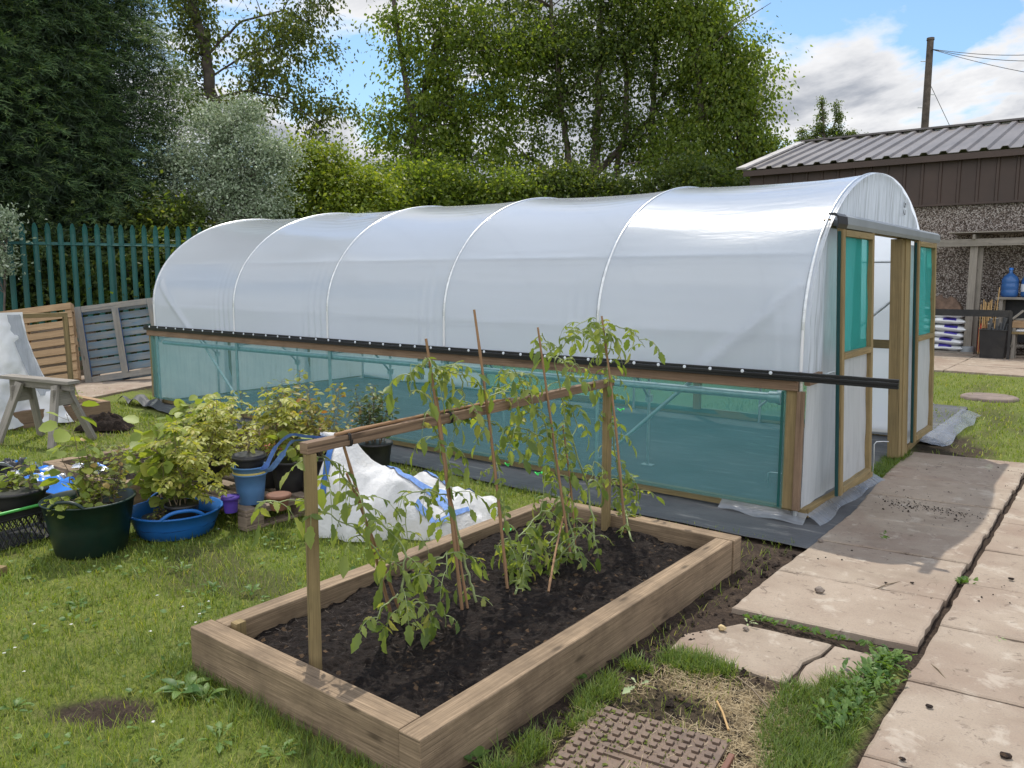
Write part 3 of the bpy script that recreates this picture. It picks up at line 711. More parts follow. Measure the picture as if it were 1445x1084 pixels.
# front wall
LEAN = .085
def lean(p): return Vector((p.x+LEAN*(1-min(p.z, 2.05)/2.05), p.y, p.z))
def wallfilm(name, y0, y1, zlo, zhi, mat, ny=50, nz=30, x=-1.772, amp=.004, ln=True):
    rows = []
    for y in np.linspace(y0, y1, ny):
        zt = zhi if zhi else TZ+(TB+.004)*math.sqrt(max(0, 1-((y-YC)/(TA+.004))**2)) if abs(y-YC) < TA else TZ
        rows.append([(x+amp*math.sin(y*23+z*4+2*math.sin(z*5))+amp*1.6*(fbm(y*5, z*1.7, 15, 3)-.5), y, z) for z in np.linspace(zlo, max(zt, zlo+.01), nz)])
    mb = MB().grid(rows)
    if ln: mb.shear(lean)
    return mb.build(name, M[mat], tun)
gable = wallfilm('gable_panel', 5.86, 8.74, 2.06, None, 'filmend', 110, 40)
wallfilm('end_panel', 5.51, 5.86, 1.03, None, 'filmend', 30, 60, ln=False)
wallfilm('end_panel', 5.56, 6.62, .09, 1.0, 'filmlow', 70, 40, ln=False, amp=.004)
wallfilm('end_panel', 5.86, 6.62, 1.0, 2.06, 'filmlow', 40, 40, ln=False, x=-1.79)
wallfilm('end_panel', 8.24, 9.1, .06, 2.0, 'filmlow', 50, 40, x=-1.785)
def timl(name, *bars, mat='treated', parent=tun):
    mb = MB()
    for a, b, w_, h_ in bars: mb.bar(a, b, w_, h_)
    return mb.shear(lean).build(name, M[mat], parent, bevel=B)
timl('door_post', ((-1.80, 6.665, .06), (-1.80, 6.665, 2.04), .05, .09))
timl('door_post', ((-1.80, 7.985, .03), (-1.80, 7.985, 2.04), .10, .09), ((-1.790, 8.13, .03), (-1.790, 8.13, 2.04), .10, .19), mat='treated')
timl('door_header', ((-1.80, 5.9, 2.075), (-1.80, 8.85, 2.075), .05, .06))
def door(y0, y1, ztop, zbot, zmid):
    x = -1.70; fr = MB(); W = .055
    fr.bar((x, y0+W/2, zbot), (x, y0+W/2, ztop), .045, W).bar((x, y1-W/2, zbot), (x, y1-W/2, ztop), .045, W)
    for z in (zbot+.035, zmid, ztop-.03): fr.bar((x, y0+W, z), (x, y1-W, z), W, .045)
    d = fr.shear(lean).build('door', M['treated'], tun, bevel=B)
    def pan(z0, z1, amp):
        rows = [[(x-.012+amp*math.sin(y*17+z*14)+amp*(fbm(y*6, z*4, 3, 2)-.5), y, z) for z in np.linspace(z0, z1, 30)] for y in np.linspace(y0+W-.004, y1-W+.004, 24)]
        return MB().grid(rows).shear(lean)
    pan(zmid+.02, ztop-.05, .004).build('door_net', M['netdoor'], d)
    pan(zbot+.06, zmid-.02, .003).build('door_panel', M['filmlow'], d)
    MB().bar((x-.004, y0-.018, zbot), (x-.004, y0-.011, ztop-.02), .020, .018).shear(lean).build('edge_strip', M['netstrip'], d)
    return d
door(5.88, 6.70, 2.035, .14, 1.14)
door(8.26, 9.06, 2.035, .14, 1.12)
g = MB(); prof = [(-.012, .0), (.030, .0), (.055, -.02), (.060, -.07), (.050, -.098), (.042, -.098), (.050, -.06), (.044, -.025), (.026, -.012), (-.012, -.012)]
n = len(prof); V = [( -1.725+a, y, z+2.135+b) for y, z in ((5.93, 0), (9.16, 0)) for a, b in prof]
g.add(V, [(i, (i+1) % n, n+(i+1) % n, n+i) for i in range(n)]+[tuple(range(n)), tuple(reversed(range(n, 2*n)))]).build('door_rail', M['greyrail'], tun)
g = MB(); V = [(-1.725+a*1.02, y, 2.133+b*1.04) for y in (5.72, 5.93) for a, b in prof]
g.add(V, [(i, (i+1) % n, n+(i+1) % n, n+i) for i in range(n)]+[tuple(range(n)), tuple(reversed(range(n, 2*n)))]).build('rail_end', M['blackrail'], tun)
# inked marking on the gable film
def lettering(text, size, mat, parent, loc, xdir, ydir, name='lettering', cat=None):
    c = bpy.data.curves.new(name, 'FONT'); c.body = text; c.size = size; c.extrude = .0006; c.align_x = 'CENTER'; c.align_y = 'CENTER'
    tmp = bpy.data.objects.new('tmp', c); COL.objects.link(tmp); bpy.context.view_layer.update()
    me = bpy.data.meshes.new_from_object(tmp.evaluated_get(bpy.context.evaluated_depsgraph_get())); bpy.data.objects.remove(tmp)
    X = Vector(xdir).normalized(); Y = Vector(ydir).normalized(); Z = X.cross(Y)
    me.transform(Matrix.Translation(loc)@Matrix((X, Y, Z)).transposed().to_4x4()); me.materials.clear(); me.materials.append(M[mat]); me.name = name
    return link(name, me, parent)
M['ink'] = plain('grey_ink', (.10,.11,.13), .7, .3, 9); M['inkgreen'] = plain('dark_green_ink', (.02,.10,.10), .7, .3, 9)
lettering('52', .13, 'ink', gable, (-1.742, 7.90, 2.30), (0, 0, -1), (0, 1, 0))
# clear skirt of cover film
def sheet(name, outline_rows, mat, parent=None, **k):
    return MB().grid(outline_rows).build(name, M[mat], parent, **k)
sheet('skirt', [[(-1.715+.095*v+.02*math.sin(y*8)*v+.10*max(0, y-6.6)*v, y, .055*(1-v)+.016+.006*math.sin(y*9+v*5)*v) for v in np.linspace(0, 1, 8)] for y in np.linspace(5.50, 7.1, 50)], 'skirt', tun)
sheet('skirt', [[(x, 5.545-.10*v-.02*math.sin(x*9)*v, .05*(1-v)+.016+.008*math.sin(x*19)*v) for v in np.linspace(0, 1, 8)] for x in np.linspace(-2.35, -1.72, 24)], 'skirt', tun)
sheet('skirt', [[(-1.66+.22*v+.02*math.sin(y*5)*v, y, .05*(1-v)+.03+.012*math.sin(y*9+v*5)*v) for v in np.linspace(0, 1, 8)] for y in np.linspace(8.75, 11.2, 50)], 'skirt', tun)
# bent steel pins pushed in round the edge
for i, (p, lab, s, an) in enumerate(((P(1231, 672), 'bent steel anchor pin standing beside the near open door', .30, .9), (P(1296, 612), 'bent steel anchor pin standing beside the far open door', .34, .6), (P(1083, 688), 'bent steel anchor pin on the tunnel floor behind the net', .13, .15))):
    q = Vector((math.cos(an), math.sin(an), 0))
    tag(MB().tube([p, p+Vector((.004, 0, s*.5)), p+Vector((0, 0, s*.93)), p+q*.02+Vector((0, 0, s)), p+q*.09+Vector((0,0,s)), p+q*.14+Vector((0,0,s*.985))], .005, 6).build('anchor_pin', M['galv'], loc=p), lab, 'anchor pin', 'steel anchor pins round the tunnel')

# black ground sheet under and around the tunnel
def m_sheet():
    t = NT('woven_ground_sheet'); o = t.pos(); n = t.noise(o, 1.2, 6, .65, .5); n2 = t.noise(t.mapping(o, (1.2, 6, 1)), 1.6, 5, .7, .5)
    c = t.ramp(n, [(.3, (.050,.052,.056)), (.75, (.115,.118,.122))])
    c = t.mix(t.ramp(n2, [(.56, 0.0), (.70, .6)]), c, (.30,.29,.27))  # pale streak highlights painted into the sheet colour
    wv = t.n('TexWave', wave_type='BANDS'); t.set(wv.inputs[0], o); wv.inputs['Scale'].default_value = 120
    return t.done(t.pbsdf(c, .62, t.bump(t.noise(t.mapping(o, (1, 3, 1)), 4, 5, .6), .55, .03), spec=.35))
M['sheet'] = m_sheet()
rows = []
for y in np.concatenate([np.linspace(4.98, 5.5, 16), np.linspace(5.6, 9.3, 40), np.linspace(9.4, 11.9, 18)]):
    yy = y
    xr = -1.49-.02*math.sin(y*4)-.05*max(0, (y-6.2)) if y < 7.12 else (-1.72-.10*(y-7.2)/1.9 if y < 9.05 else -1.44-.10*(y-9)+.03*math.sin(y*6))
    xl_ = -10.62-.45*math.exp(-((y-5.15)/.16)**2) if y < 9.3 else -2.6
    rows.append([(x, yy+(.22*(1-min(1, (y-4.98)/.4))*max(0, (-2.9-x))/7.0 if y < 5.4 else 0)+(.05*(fbm(x*2, 1, 3, 2)-.5) if y < 5.02 else 0),
                  .004+.010*fbm(x*2.2, y*2.2, 91, 3)+(.11*math.exp(-((x+10.6)/.5)**2)*abs(math.sin(x*8+y*5)) if y < 5.5 and x < -9.6 else 0)) for x in np.linspace(xl_, xr, 150)])
gs = tag(solid(MB().grid(rows).build('ground_sheet', M['sheet'], loc=(-6, 7, 0)), .003), 'black woven ground sheet spread under and around the polytunnel', 'ground sheet')
# ------------------------------------------------------------------ raised bed in front
bed = thing('raised_bed', (-2.47, 3.1, 0), 'long raised bed of thick brown sleepers in the foreground holding staked tomatoes', 'raised bed')
Z0, Z1 = -.04, .18
def slp(a, b): return MB().bar((*a, (Z0+Z1)/2), (*b, (Z0+Z1)/2), .10, Z1-Z0).build('sleeper', M['sleeper'], bed, bevel=.005)
def slbox(x0, x1, y0, y1, dz=0): return MB().box(((x0+x1)/2, (y0+y1)/2, (Z0+Z1)/2+dz), (x1-x0, y1-y0, Z1-Z0)).build('sleeper', M['sleeper'], bed, bevel=.006)
slbox(-3.18, -1.873, 1.775, 1.88); slbox(-1.868, -1.765, 1.765, 4.34, .002); slbox(-3.165, -3.065, 1.885, 4.345, -.004); slbox(-3.17, -1.758, 4.35, 4.455, .001)
MB().box((-3.04, 1.925, .085), (.045, .05, .21)).build('corner_peg', M['treated'], bed, bevel=.003)
def compost(name, x0, x1, y0, y1, z, label, amp=.05, st=.014, s=3, cat='compost'):
    nx, ny = int((x1-x0)/st), int((y1-y0)/st)
    X, Y = np.meshgrid(np.linspace(x0, x1, nx), np.linspace(y0, y1, ny))
    Zz = z+amp*(fbm(X*3, Y*3, s, 3)-.5)+.050*(fbm(X*13, Y*13, s+1, 3)-.5)+.022*(fbm(X*42, Y*42, s+2, 2)-.5)
    I = np.arange(nx*ny).reshape(ny, nx); F = np.stack([I[:-1,:-1], I[:-1,1:], I[1:,1:], I[1:,:-1]], -1).reshape(-1, 4)
    return tag(link(name, npmesh(name, np.stack([X, Y, Zz], -1).reshape(-1,3), [F], M['compost'], False), loc=((x0+x1)/2, (y0+y1)/2, 0)), label, cat, kind='stuff')
compost('compost', -3.062, -1.872, 1.884, 4.348, .095, 'dark crumbly compost filling the foreground raised bed', .07)
def chips(name, x0, x1, y0, y1, z, n, label):
    x = RNG.uniform(x0, x1, n); y = RNG.uniform(y0, y1, n); a = RNG.uniform(0, 2*pi, n); L = Leaves()
    L.add('thin', np.stack([x, y, np.full(n, z)+RNG.random(n)*.03], -1), np.stack([np.cos(a), np.sin(a), RNG.normal(size=n)*.25], -1), np.tile([0,0,1.], (n,1))+RNG.normal(size=(n,3))*.4, RNG.uniform(.008, .034, n))
    return tag(L.build(name, M['chips'], loc=(0,0,0)), label, 'bark chips', kind='stuff')
M['chips'] = leafmat('bark_chips', (.02,.014,.010), (.07,.047,.033), (.20,.14,.085), trans=.05, odd=.06)
chips('bark_chips', -3.05, -1.88, 1.9, 4.33, .085, 5200, 'bark fibres mixed through the compost of the foreground bed')
# trellis frame standing in the bed
tr = thing('trellis_frame', (-2.53, 3.1, .1), 'low wooden goalpost frame standing in the foreground bed with its top rail along the tomatoes', 'trellis frame')
RA = Vector((-2.505, 1.93, 1.045)); RB = Vector((-2.60, 4.315, 1.045))
def tim(name, a, b, w_, h_, parent, mat='treated', up=(0,0,1)): return MB().bar(a, b, w_, h_, up).build(name, M[mat], parent, bevel=.003)
tim('post', (-2.535, 1.945, .02), (-2.505, 1.93, 1.022), .045, .045, tr); tim('post', (-2.60, 4.305, .02), (-2.60, 4.30, 1.022), .045, .045, tr)
tim('top_rail', RA+Vector((0, -.03, 0)), RB+Vector((0, .03, 0)), .046, .045, tr, 'rail')
# canes
def cane(a, b, r, label, name='bamboo_cane', mat='cane', group='bamboo canes in the foreground bed'):
    a = Vector(a); b = Vector(b); n = 22; pts = []; rs = []; bend = Vector((RNG.normal()*.008, RNG.normal()*.008, 0))
    for i in range(n):
        t = i/(n-1); pts.append(a.lerp(b, t)+bend*math.sin(pi*t)); rs.append(r*(1-.28*t)*(1.22 if i % 4 == 2 else 1))
    return tag(MB().tube(pts, rs, 7).build(name, M[mat], loc=a), label, 'bamboo cane', group)
def onrail(px, py, top=None):
    "the point of a sight line in the upright plane of the trellis"
    d = ray(px, py); nx = Vector((RB.y-RA.y, -(RB.x-RA.x), 0)); t = (RA-CAM).dot(nx)/d.dot(nx); return CAM+d*t
def canepx(bx, by, tx, ty, r, label, off=0.0):
    b = P(bx, by, .11); t = onrail(tx, ty)+Vector((off, 0, 0)); return cane(b, t, r, label)
canepx(553, 872, 483, 622, .0085, 'dark cane leaning out to the near end of the rail, the darkest of them')
canepx(566, 868, 489, 668, .0070, 'paler thin cane crossing the dark one beside the near post')
canepx(652, 860, 601, 478, .0085, 'brown cane poking well above the rail, left of the tallest plain one')
canepx(660, 858, 612, 560, .0065, 'short split cane tied low against a taller brown cane', .02)
canepx(716, 830, 669, 437, .0085, 'tall bare cane with its tip against the white cover, no leaves at its top')
canepx(774, 835, 806, 690, .0065, 'short cane leaning right near the middle of the compost')
canepx(806, 790, 759, 462, .0080, 'cane with a leafy tomato shoot draped over its tip')
canepx(812, 775, 790, 600, .0065, 'thin cane standing close behind a leafier taller cane', .02)
canepx(882, 752, 849, 446, .0085, 'cane nearest the far post, wrapped in tomato leaves to its top')
cane(RA+Vector((.008, .12, .032)), RA.lerp(RB, .52)+Vector((-.008, 0, .030)), .0075, 'long cane laid flat along the top rail, nearer the front edge')
cane(RA+Vector((-.012, .18, .031)), RA.lerp(RB, .55)+Vector((.012, 0, .031)), .0070, 'second cane laid flat along the top rail, set back from the other')
for px, py, l in ((718, 655, 'bright green plant clip below the rail on the tall bare cane'), (760, 668, 'bright green plant clip low on a leafy cane'), (876, 578, 'bright green plant clip on the cane by the far post'), (716, 748, 'bright green plant clip near the soil on the tall bare cane')):
    p = onrail(px, py); tag(MB().tube([p+Vector((.02*math.cos(a), .02*math.sin(a), .006*math.sin(2*a))) for a in np.linspace(0, 5.4, 14)], .0035, 6).build('plant_clip', M['greenclip'], loc=p), l, 'plant clip', 'green plant clips on the tomatoes')
for px, py, l in ((488, 660, 'dark twine knot round the rail at the near cane'), (630, 592, 'dark twine knot round the rail above the second tall cane')):
    p = onrail(px, py); q = (RB-RA).normalized(); pts = []
    s = RA+q*((p-RA).dot(q))
    for a in np.linspace(0, 4*pi, 40): pts.append(s+Vector((.027*(abs(math.cos(a))**.5)*math.copysign(1, math.cos(a)), .004*a/3, .027*(abs(math.sin(a))**.5)*math.copysign(1, math.sin(a)))))
    tag(MB().tube(pts, .0028, 5).build('twine', M['black'], loc=s), l, 'twine', 'twine ties on the trellis rail')

# ------------------------------------------------------------------ tomato plants
M['tomato'] = leafmat('tomato_leaf', (.12,.18,.042), (.28,.34,.085), (.44,.42,.12), trans=.46, odd=.14)
M['tomatostem'] = plain('tomato_stem', (.24,.29,.12), .6, .3, 12)
def compound(L, st, base, dirn, length, size, droop=.6, pairs=3, curl=.25):
    "a tomato leaf: a drooping rachis with pairs of lobed leaflets and one at the tip"
    d = Vector(dirn).normalized(); p = Vector(base); pts = [p.copy()]; n = 8
    for i in range(n):
        d = (d+Vector((0, 0, -droop/n*(1+i*.25)))).normalized(); p = p+d*(length/n); pts.append(p.copy())
    st.tube(pts, [.0026*(1-.6*i/n) for i in range(n+1)], 4, caps=False)
    pos, ax, nr, s_ = [], [], [], []
    for k in range(pairs):
        i = 2+int(k*(n-2)/pairs); q = pts[i]; t = (pts[i+1]-pts[i]).normalized(); sd = t.cross(Vector((0,0,1)))
        if sd.length < .1: sd = Vector((1,0,0))
        sd.normalize(); u = sd.cross(t)
        for sg in (-1, 1):
            pos.append(q); ax.append(t*.45+sd*sg*.9+Vector((0,0,-.35))+Vector(RNG.normal(size=3))*curl); nr.append(u+Vector(RNG.normal(size=3))*.35); s_.append(size*RNG.uniform(.65, 1.05)*(.75+.3*k/pairs))
    t = (pts[-1]-pts[-2]).normalized(); pos.append(pts[-1]); ax.append(t+Vector(RNG.normal(size=3))*.15); nr.append(Vector(RNG.normal(size=3))*.4+Vector((0,0,1))); s_.append(size*1.2)
    L.add('lobed', np.array([tuple(v) for v in pos]), np.array([tuple(v) for v in ax]), np.array([tuple(v) for v in nr]), np.array(s_))
def tomato(pts, nleaf, label, size=.085,  extra=(), leaflen=.17, group='tomato plants tied to canes'):
    pts = [Vector(p) for p in pts]; root = thing('tomato_plant', pts[0], label, 'tomato plant', group)
    st = MB(); L = Leaves()
    def vine(pts, n, r0):
        # smooth path
        fine = []
        for i in range(len(pts)-1):
            for k in range(6): fine.append(pts[i].lerp(pts[i+1], k/6)+Vector(RNG.normal(size=3))*.004)
        fine.append(pts[-1]); m = len(fine)
        st.tube(fine, [r0*(1-.6*i/m) for i in range(m)], 6)
        for j in range(n):
            i = min(m-2, int((j+.6)/n*m)+0); a = j*2.4+RNG.normal()*.5
            d = Vector((math.cos(a), math.sin(a), RNG.uniform(-.1, .6))); f = RNG.uniform(.6, 1.15)
            compound(L, st, fine[i], d, leaflen*f, size*RNG.uniform(.75, 1.15), RNG.uniform(.7, 1.9), int(RNG.integers(2, 4)))
    size *= .86; vine(pts, int(nleaf*1.5), .0065)
    for e, n in extra: vine([Vector(p) for p in e], int(n*1.5), .0042)
    st.build('stem', M['tomatostem'], root); L.build('leaves', M['tomato'], root, smooth=True)
def S(px, py, dx=0.0): return onrail(px, py)+Vector((dx, 0, 0))
tomato([P(575, 880, .11), S(545, 830, .1), S(560, 770, .05), S(520, 720), S(500, 690)], 13, 'drooping tomato nearest the camera with pale leaves hanging to the soil',
       extra=(([S(548, 800, .04), S(500, 745), S(440, 712, -.05), S(385, 715, -.1)], 6), ([S(558, 810, .1), S(600, 770, .14), S(590, 800, .18)], 4), ([S(500, 690), S(455, 640), S(470, 700)], 4), ([S(540, 830, .1), S(515, 850, .1), S(500, 880, .1)], 3), ([S(560, 840, .1), S(600, 850, .12), S(605, 900, .12)], 4)), size=.088)
tomato([P(672, 850, .11), S(655, 790), S(640, 720), S(630, 640), S(612, 600), S(608, 530), S(600, 505)], 15, 'tomato on the second tall cane with a looping stem above the rail',
       extra=(([S(625, 600), S(655, 560), S(650, 530), S(622, 518), S(580, 515), S(578, 560)], 6), ([S(640, 700), S(600, 690), S(570, 700), S(575, 760)], 6), ([S(622, 518), S(650, 515), S(660, 545)], 3)), size=.085)
tomato([P(728, 838, .11), S(735, 800), S(718, 760), S(702, 690), S(695, 630), S(690, 560), S(725, 545)], 15, 'tomato climbing the tall bare cane with curled pale tops over the rail',
       extra=(([S(700, 600), S(660, 585), S(655, 560)], 4), ([S(730, 760), S(765, 720), S(770, 660)], 5), ([S(735, 810), S(745, 770), S(700, 770)], 5)), size=.082)
tomato([P(815, 790, .11), S(800, 720), S(785, 660), S(770, 600), S(745, 560), S(725, 520)], 20, 'bushiest tomato, a thick tangle of curled leaves in the middle of the rail',
       extra=(([S(790, 650), S(815, 600), S(800, 560), S(812, 520)], 7), ([S(770, 620), S(730, 600), S(715, 640)], 6), ([S(790, 700), S(760, 740), S(745, 790)], 6), ([S(760, 590), S(740, 530), S(705, 520)], 5), ([S(800, 740), S(770, 770), S(790, 800)], 4)), size=.085)
tomato([P(840, 770, .11), S(830, 690), S(800, 600), S(790, 540), S(775, 490), S(765, 470)], 9, 'slim tomato draped over a cane tip with a shoot hanging right of it',
       extra=(([S(782, 510), S(800, 480), S(835, 462), S(850, 452)], 5), ([S(790, 510), S(808, 505), S(822, 525)], 3)), size=.075)
tomato([P(890, 760, .11), S(878, 700), S(868, 640), S(860, 560), S(855, 500), S(850, 455)], 24, 'tallest tomato beside the far post with shoots arching over the cane top',
       extra=(([S(850, 470), S(865, 458), S(895, 468), S(910, 490)], 5), ([S(850, 470), S(830, 450), S(795, 470)], 5), ([S(872, 690), S(840, 650), S(830, 690)], 5), ([S(878, 740), S(900, 700), S(880, 660)], 4)), size=.082)
tomato([P(780, 800, .11), P(800, 775, .22), P(830, 740, .35)], 7, 'small young tomato low in the bed by the far sleeper', size=.08)
tomato([P(735, 830, .11), P(740, 800, .18), P(745, 770, .28)], 6, 'small sprawling tomato in the middle of the compost', size=.08)
# ------------------------------------------------------------------ tubs, pots and their plants
def tubwall(c, r0, r1, h, th=.006, n=48, sx=1, sy=1, lip=.010, rot=0, dip=0):
    c = Vector(c); return MB().lathe(c, [(r0*.97, 0), (r0, .004), (r0+(r1-r0)*.5, h*.5), (r1, h-.012), (r1+lip, h-.010), (r1+lip, h), (r1-th, h), (r0+(r1-r0)*.5-th, h*.5), (r0-th, .012), (.0001, .012)], n, sx, sy, rot)
def soil_disc(c, r, z, parent, sx=1, sy=1, rot=0, name='soil'):
    rows = []; c = Vector(c)
    for i in range(10):
        q = r*i/9; rows.append([(c.x+(q*math.cos(a)*sx)*math.cos(rot)-(q*math.sin(a)*sy)*math.sin(rot), c.y+(q*math.cos(a)*sx)*math.sin(rot)+(q*math.sin(a)*sy)*math.cos(rot), c.z+z+.03*(float(fbm(q*30*math.cos(a)+9, q*30*math.sin(a), 7, 3))-.5)) for a in np.linspace(0, 2*pi, 33)])
    return MB().grid(rows, False).build(name, M['compost'], parent)
def handle(c, r, h, ang, mat, parent, w_=.10, up=.045, rad=.011, dip=.0):
    pts = []
    for t in np.linspace(-1, 1, 15):
        a = ang+t*w_/r; z = h-.004+up*(1-abs(t)**2.6)+.0; pts.append((c[0]+(r+.004)*math.cos(a), c[1]+(r+.004)*math.sin(a), c[2]+z))
    return MB().tube(pts, rad, 8).build('handle', M[mat], parent)
camdir = lambda p: math.atan2(-p[1], -p[0])
# dark green tub
gc = Vector((-5.10, 2.225, 0)); t_ = thing('garden_tub', gc, 'large dark green flexible tub full of saplings on the lawn', 'tub')
tubwall(gc, .205, .262, .335).build('wall', M['greentub'], t_)
soil_disc(gc, .238, .24, t_)
for s in (-1, 1):
    handle(gc, .262, .335, AZ+pi/2+pi/2+s*pi/2+.0, 'greentub', t_)
# shallow blue trug
bc = Vector((-5.02, 2.745, 0)); t_ = thing('garden_tub', bc, 'wide shallow bright blue trug filled with potted seedlings on the lawn', 'tub')
tubwall(bc, .235, .295, .165).build('wall', M['bluetub'], t_)
soil_disc(bc, .265, .075, t_)
for s in (0, pi): handle(bc, .292, .165, math.atan2(-bc.y, -bc.x)+.15+s, 'bluetub', t_, .13, .05, .012)
def pot(c, r0, r1, h, mat, label, soil=.8, cat='plant pot', name='plant_pot', group=None, ribs=0):
    t_ = thing(name, c, label, cat, group); tubwall(c, r0, r1, h, .004, 36, lip=.006).build('wall', M[mat], t_)
    MB().lathe(Vector(c)+Vector((0,0,h-.022)), [(r1+.001, 0), (r1+.008, 0), (r1+.008, .02), (r1+.001, .022)], 36).build('rim', M[mat], t_)
    if soil: soil_disc(c, (r0+(r1-r0)*soil)*.95, h*soil, t_)
    return t_
for dx, dy, r, l in ((-.10, .12, .085, 'black nursery pot in the blue trug, towards its back'), (.12, -.02, .10, 'black nursery pot in the blue trug, at its right end'), (-.06, -.10, .085, 'black nursery pot in the blue trug, by the near handle')):
    pot(bc+Vector((dx, dy, .02)), r*.8, r, .20 if dx > 0 else .10, 'black', l, group='black nursery pots in the blue trug')
# the low pallet the pots stand on
def pallet(name, c, rot, L, W, label, mats, matrix=None, tops=7, cat='pallet', group=None, top_w=.095, bottoms=3):
    root = thing(name, c, label, cat, group); Mx = matrix or (Matrix.Translation(Vector(c))@Matrix.Rotation(rot, 4, 'Z'))
    def put(nm, mb, m):
        mb.v = [tuple(Mx@Vector(p)) for p in mb.v]; return mb.build(nm, M[m], root, bevel=.003)
    H = .145
    for i in range(tops):
        y = -W/2+top_w/2+(W-top_w)*i/(tops-1); put('deck_board', MB().box((RNG.normal()*.004, y+RNG.normal()*.003, H-.011), (L, top_w, .022)), mats[0])
    for x in (-L/2+.05, 0, L/2-.05):
        put('stringer', MB().box((x, 0, H-.033), (.10, W, .020)), mats[1])
        for y in (-W/2+.07, 0, W/2-.07): put('block', MB().box((x, y, .061), (.10, .14, .075)), mats[1])
        put('bottom_board', MB().box((x, 0, .0115), (.10, W, .021)), mats[2])
    if bottoms == 5:
        for y in (-W/2+.05, W/2-.05): put('bottom_board', MB().box((0, y, .0112), (L-.21, .10, .0205)), mats[2])
    return root
pallet('pallet', (-5.22, 3.52, 0), 0, 1.2, 1.0, 'weathered brown pallet lying flat on the grass under the plant pots', ('palletdark',)*3)
PZ = .146
# nested blue buckets
bk = Vector((-4.78, 3.17, PZ)); t_ = thing('bucket', bk, 'pale blue bucket on the pallet with a second one nested in it', 'bucket')
tubwall(bk, .085, .108, .215, .004, 36).build('wall', M['bucket'], t_)
t_ = thing('bucket', bk+Vector((0,0,.06)), 'upper of the two nested pale blue buckets, yellow band under its rim', 'bucket')
tubwall(bk+Vector((0,0,.10)), .090, .112, .165, .004, 36).build('wall', M['bucket'], t_)
MB().lathe(bk+Vector((0,0,.205)), [(.106, 0), (.1155, 0), (.1165, .022), (.106, .022)], 36).build('band', M['yellow'], t_)
pot(bk+Vector((.0, 0, .235)), .085, .108, .10, 'black', 'empty black pot stacked in the blue buckets', 0)
pot(bk+Vector((0, 0, .255)), .080, .102, .09, 'black', 'topmost empty black pot of the stack in the blue buckets', 0)
pc = P(324, 725, PZ); pot((pc.x-.03, pc.y+.03, PZ), .042, .052, .11, 'purple', 'small purple pot beside the blue buckets', .85)
pc = P(386, 722, PZ); pot((pc.x-.02, pc.y+.06, PZ), .055, .075, .105, 'brownpot', 'small brown pot on the pallet right of the blue buckets', .85)
pc = P(400, 697, PZ); p1 = Vector((pc.x-.06, pc.y+.10, PZ)); pot(p1, .10, .13, .23, 'black', 'black pot with a leafy seedling behind the small brown pot', .9)
pc = P(440, 690, PZ); p2 = Vector((pc.x-.02, pc.y+.15, PZ)); pot(p2, .10, .128, .22, 'black', 'black pot at the pallet edge beside the white bulk bag', .9)
p3 = Vector((-5.05, 3.55, PZ)); pot(p3, .10, .13, .22, 'black', 'black pot in the middle of the pallet under yellow ash leaves', .9)
p4 = Vector((-5.45, 3.25, PZ)); pot(p4, .10, .13, .22, 'black', 'black pot at the lawn corner of the pallet under feathery leaves', .9)
p5 = Vector((-5.35, 3.85, PZ)); pot(p5, .10, .13, .22, 'terracotta', 'terracotta coloured pot at the back of the pallet', .9)
p6 = Vector((-4.85, 3.90, PZ)); pot(p6, .10, .13, .22, 'black', 'black pot at the back right of the pallet under reddish leaves', .9)
pc = P(515, 640, 0); p7 = Vector((-5.25, 5.02, 0)); p7 = P(512, 690, 0)+Vector((-.35, .45, 0)); pot(p7, .12, .155, .27, 'black', 'black pot holding a dark upright sapling behind the white bag', .9)
# black crate with a round pan on top
cc = Vector((-5.70, 2.00, 0)); rot = AZ+1.05; Rz = Matrix.Rotation(rot, 3, 'Z')
cr_ = thing('crate', cc, 'black mesh plastic crate with a green handle at the left edge of the lawn', 'crate')
def rel(mb): mb.v = [tuple(cc+Rz@Vector(p)) for p in mb.v]; return mb
LX, LY, LZ = .56, .36, .235
mb = MB()
for sgn in (-1, 1):
    for axis_ in (0, 1):
        n = 15 if axis_ == 0 else 10; half = (LX if axis_ == 0 else LY)/2; off = sgn*(LY if axis_ == 0 else LX)/2
        def q(u, z): return (u, off, z) if axis_ == 0 else (off, u, z)
        for k in range(n):
            u0 = -half+2*half*k/n; u1 = u0+2*half/n
            mb.tube([q(u0, .02), q(u1, .10)], .004, 4).tube([q(u0, .10), q(u1, .02)], .004, 4).tube([q(u0, .10), q(u1, .18)], .004, 4).tube([q(u0, .18), q(u1, .10)], .004, 4)
        for z in (.008, .185, LZ-.006): mb.tube([q(-half, z), q(half, z)], .008, 6)
        mb.box(q(0, .207), (2*half, .006, .05) if axis_ == 0 else (.006, 2*half, .05))
    for s2 in (-1, 1): mb.box((sgn*LX/2, s2*LY/2, LZ/2), (.03, .03, LZ))
mb.box((0, 0, .012), (LX, LY, .012)); rel(mb).build('basket', M['black'], cr_)
rel(MB().tube([(-LX/2-.012, -LY/2+.02, LZ+.004), (-LX/2-.012, LY/2-.02, LZ+.004)], .010, 8).tube([(-LX/2, -LY/2-.012, LZ+.004), (LX/2, -LY/2-.012, LZ+.004)], .010, 8)).build('handle', M['greenhandle'], cr_)
pn = cc+Vector((-.02, .04, LZ-.02)); t_ = pot(pn, .15, .185, .115, 'black', 'round black planter standing on the black crate', .6, 'planter', 'planter')
MB().box(pn+Vector((.05, .0, .09)), (.008, .07, .05), Matrix.Rotation(.5, 3, 'Y')).build('plant_label', M['terracotta'], tag(thing('broken_pot', pn+Vector((.05, 0, .07)), 'shard of terracotta pot lying in the black planter', 'pot shard')))
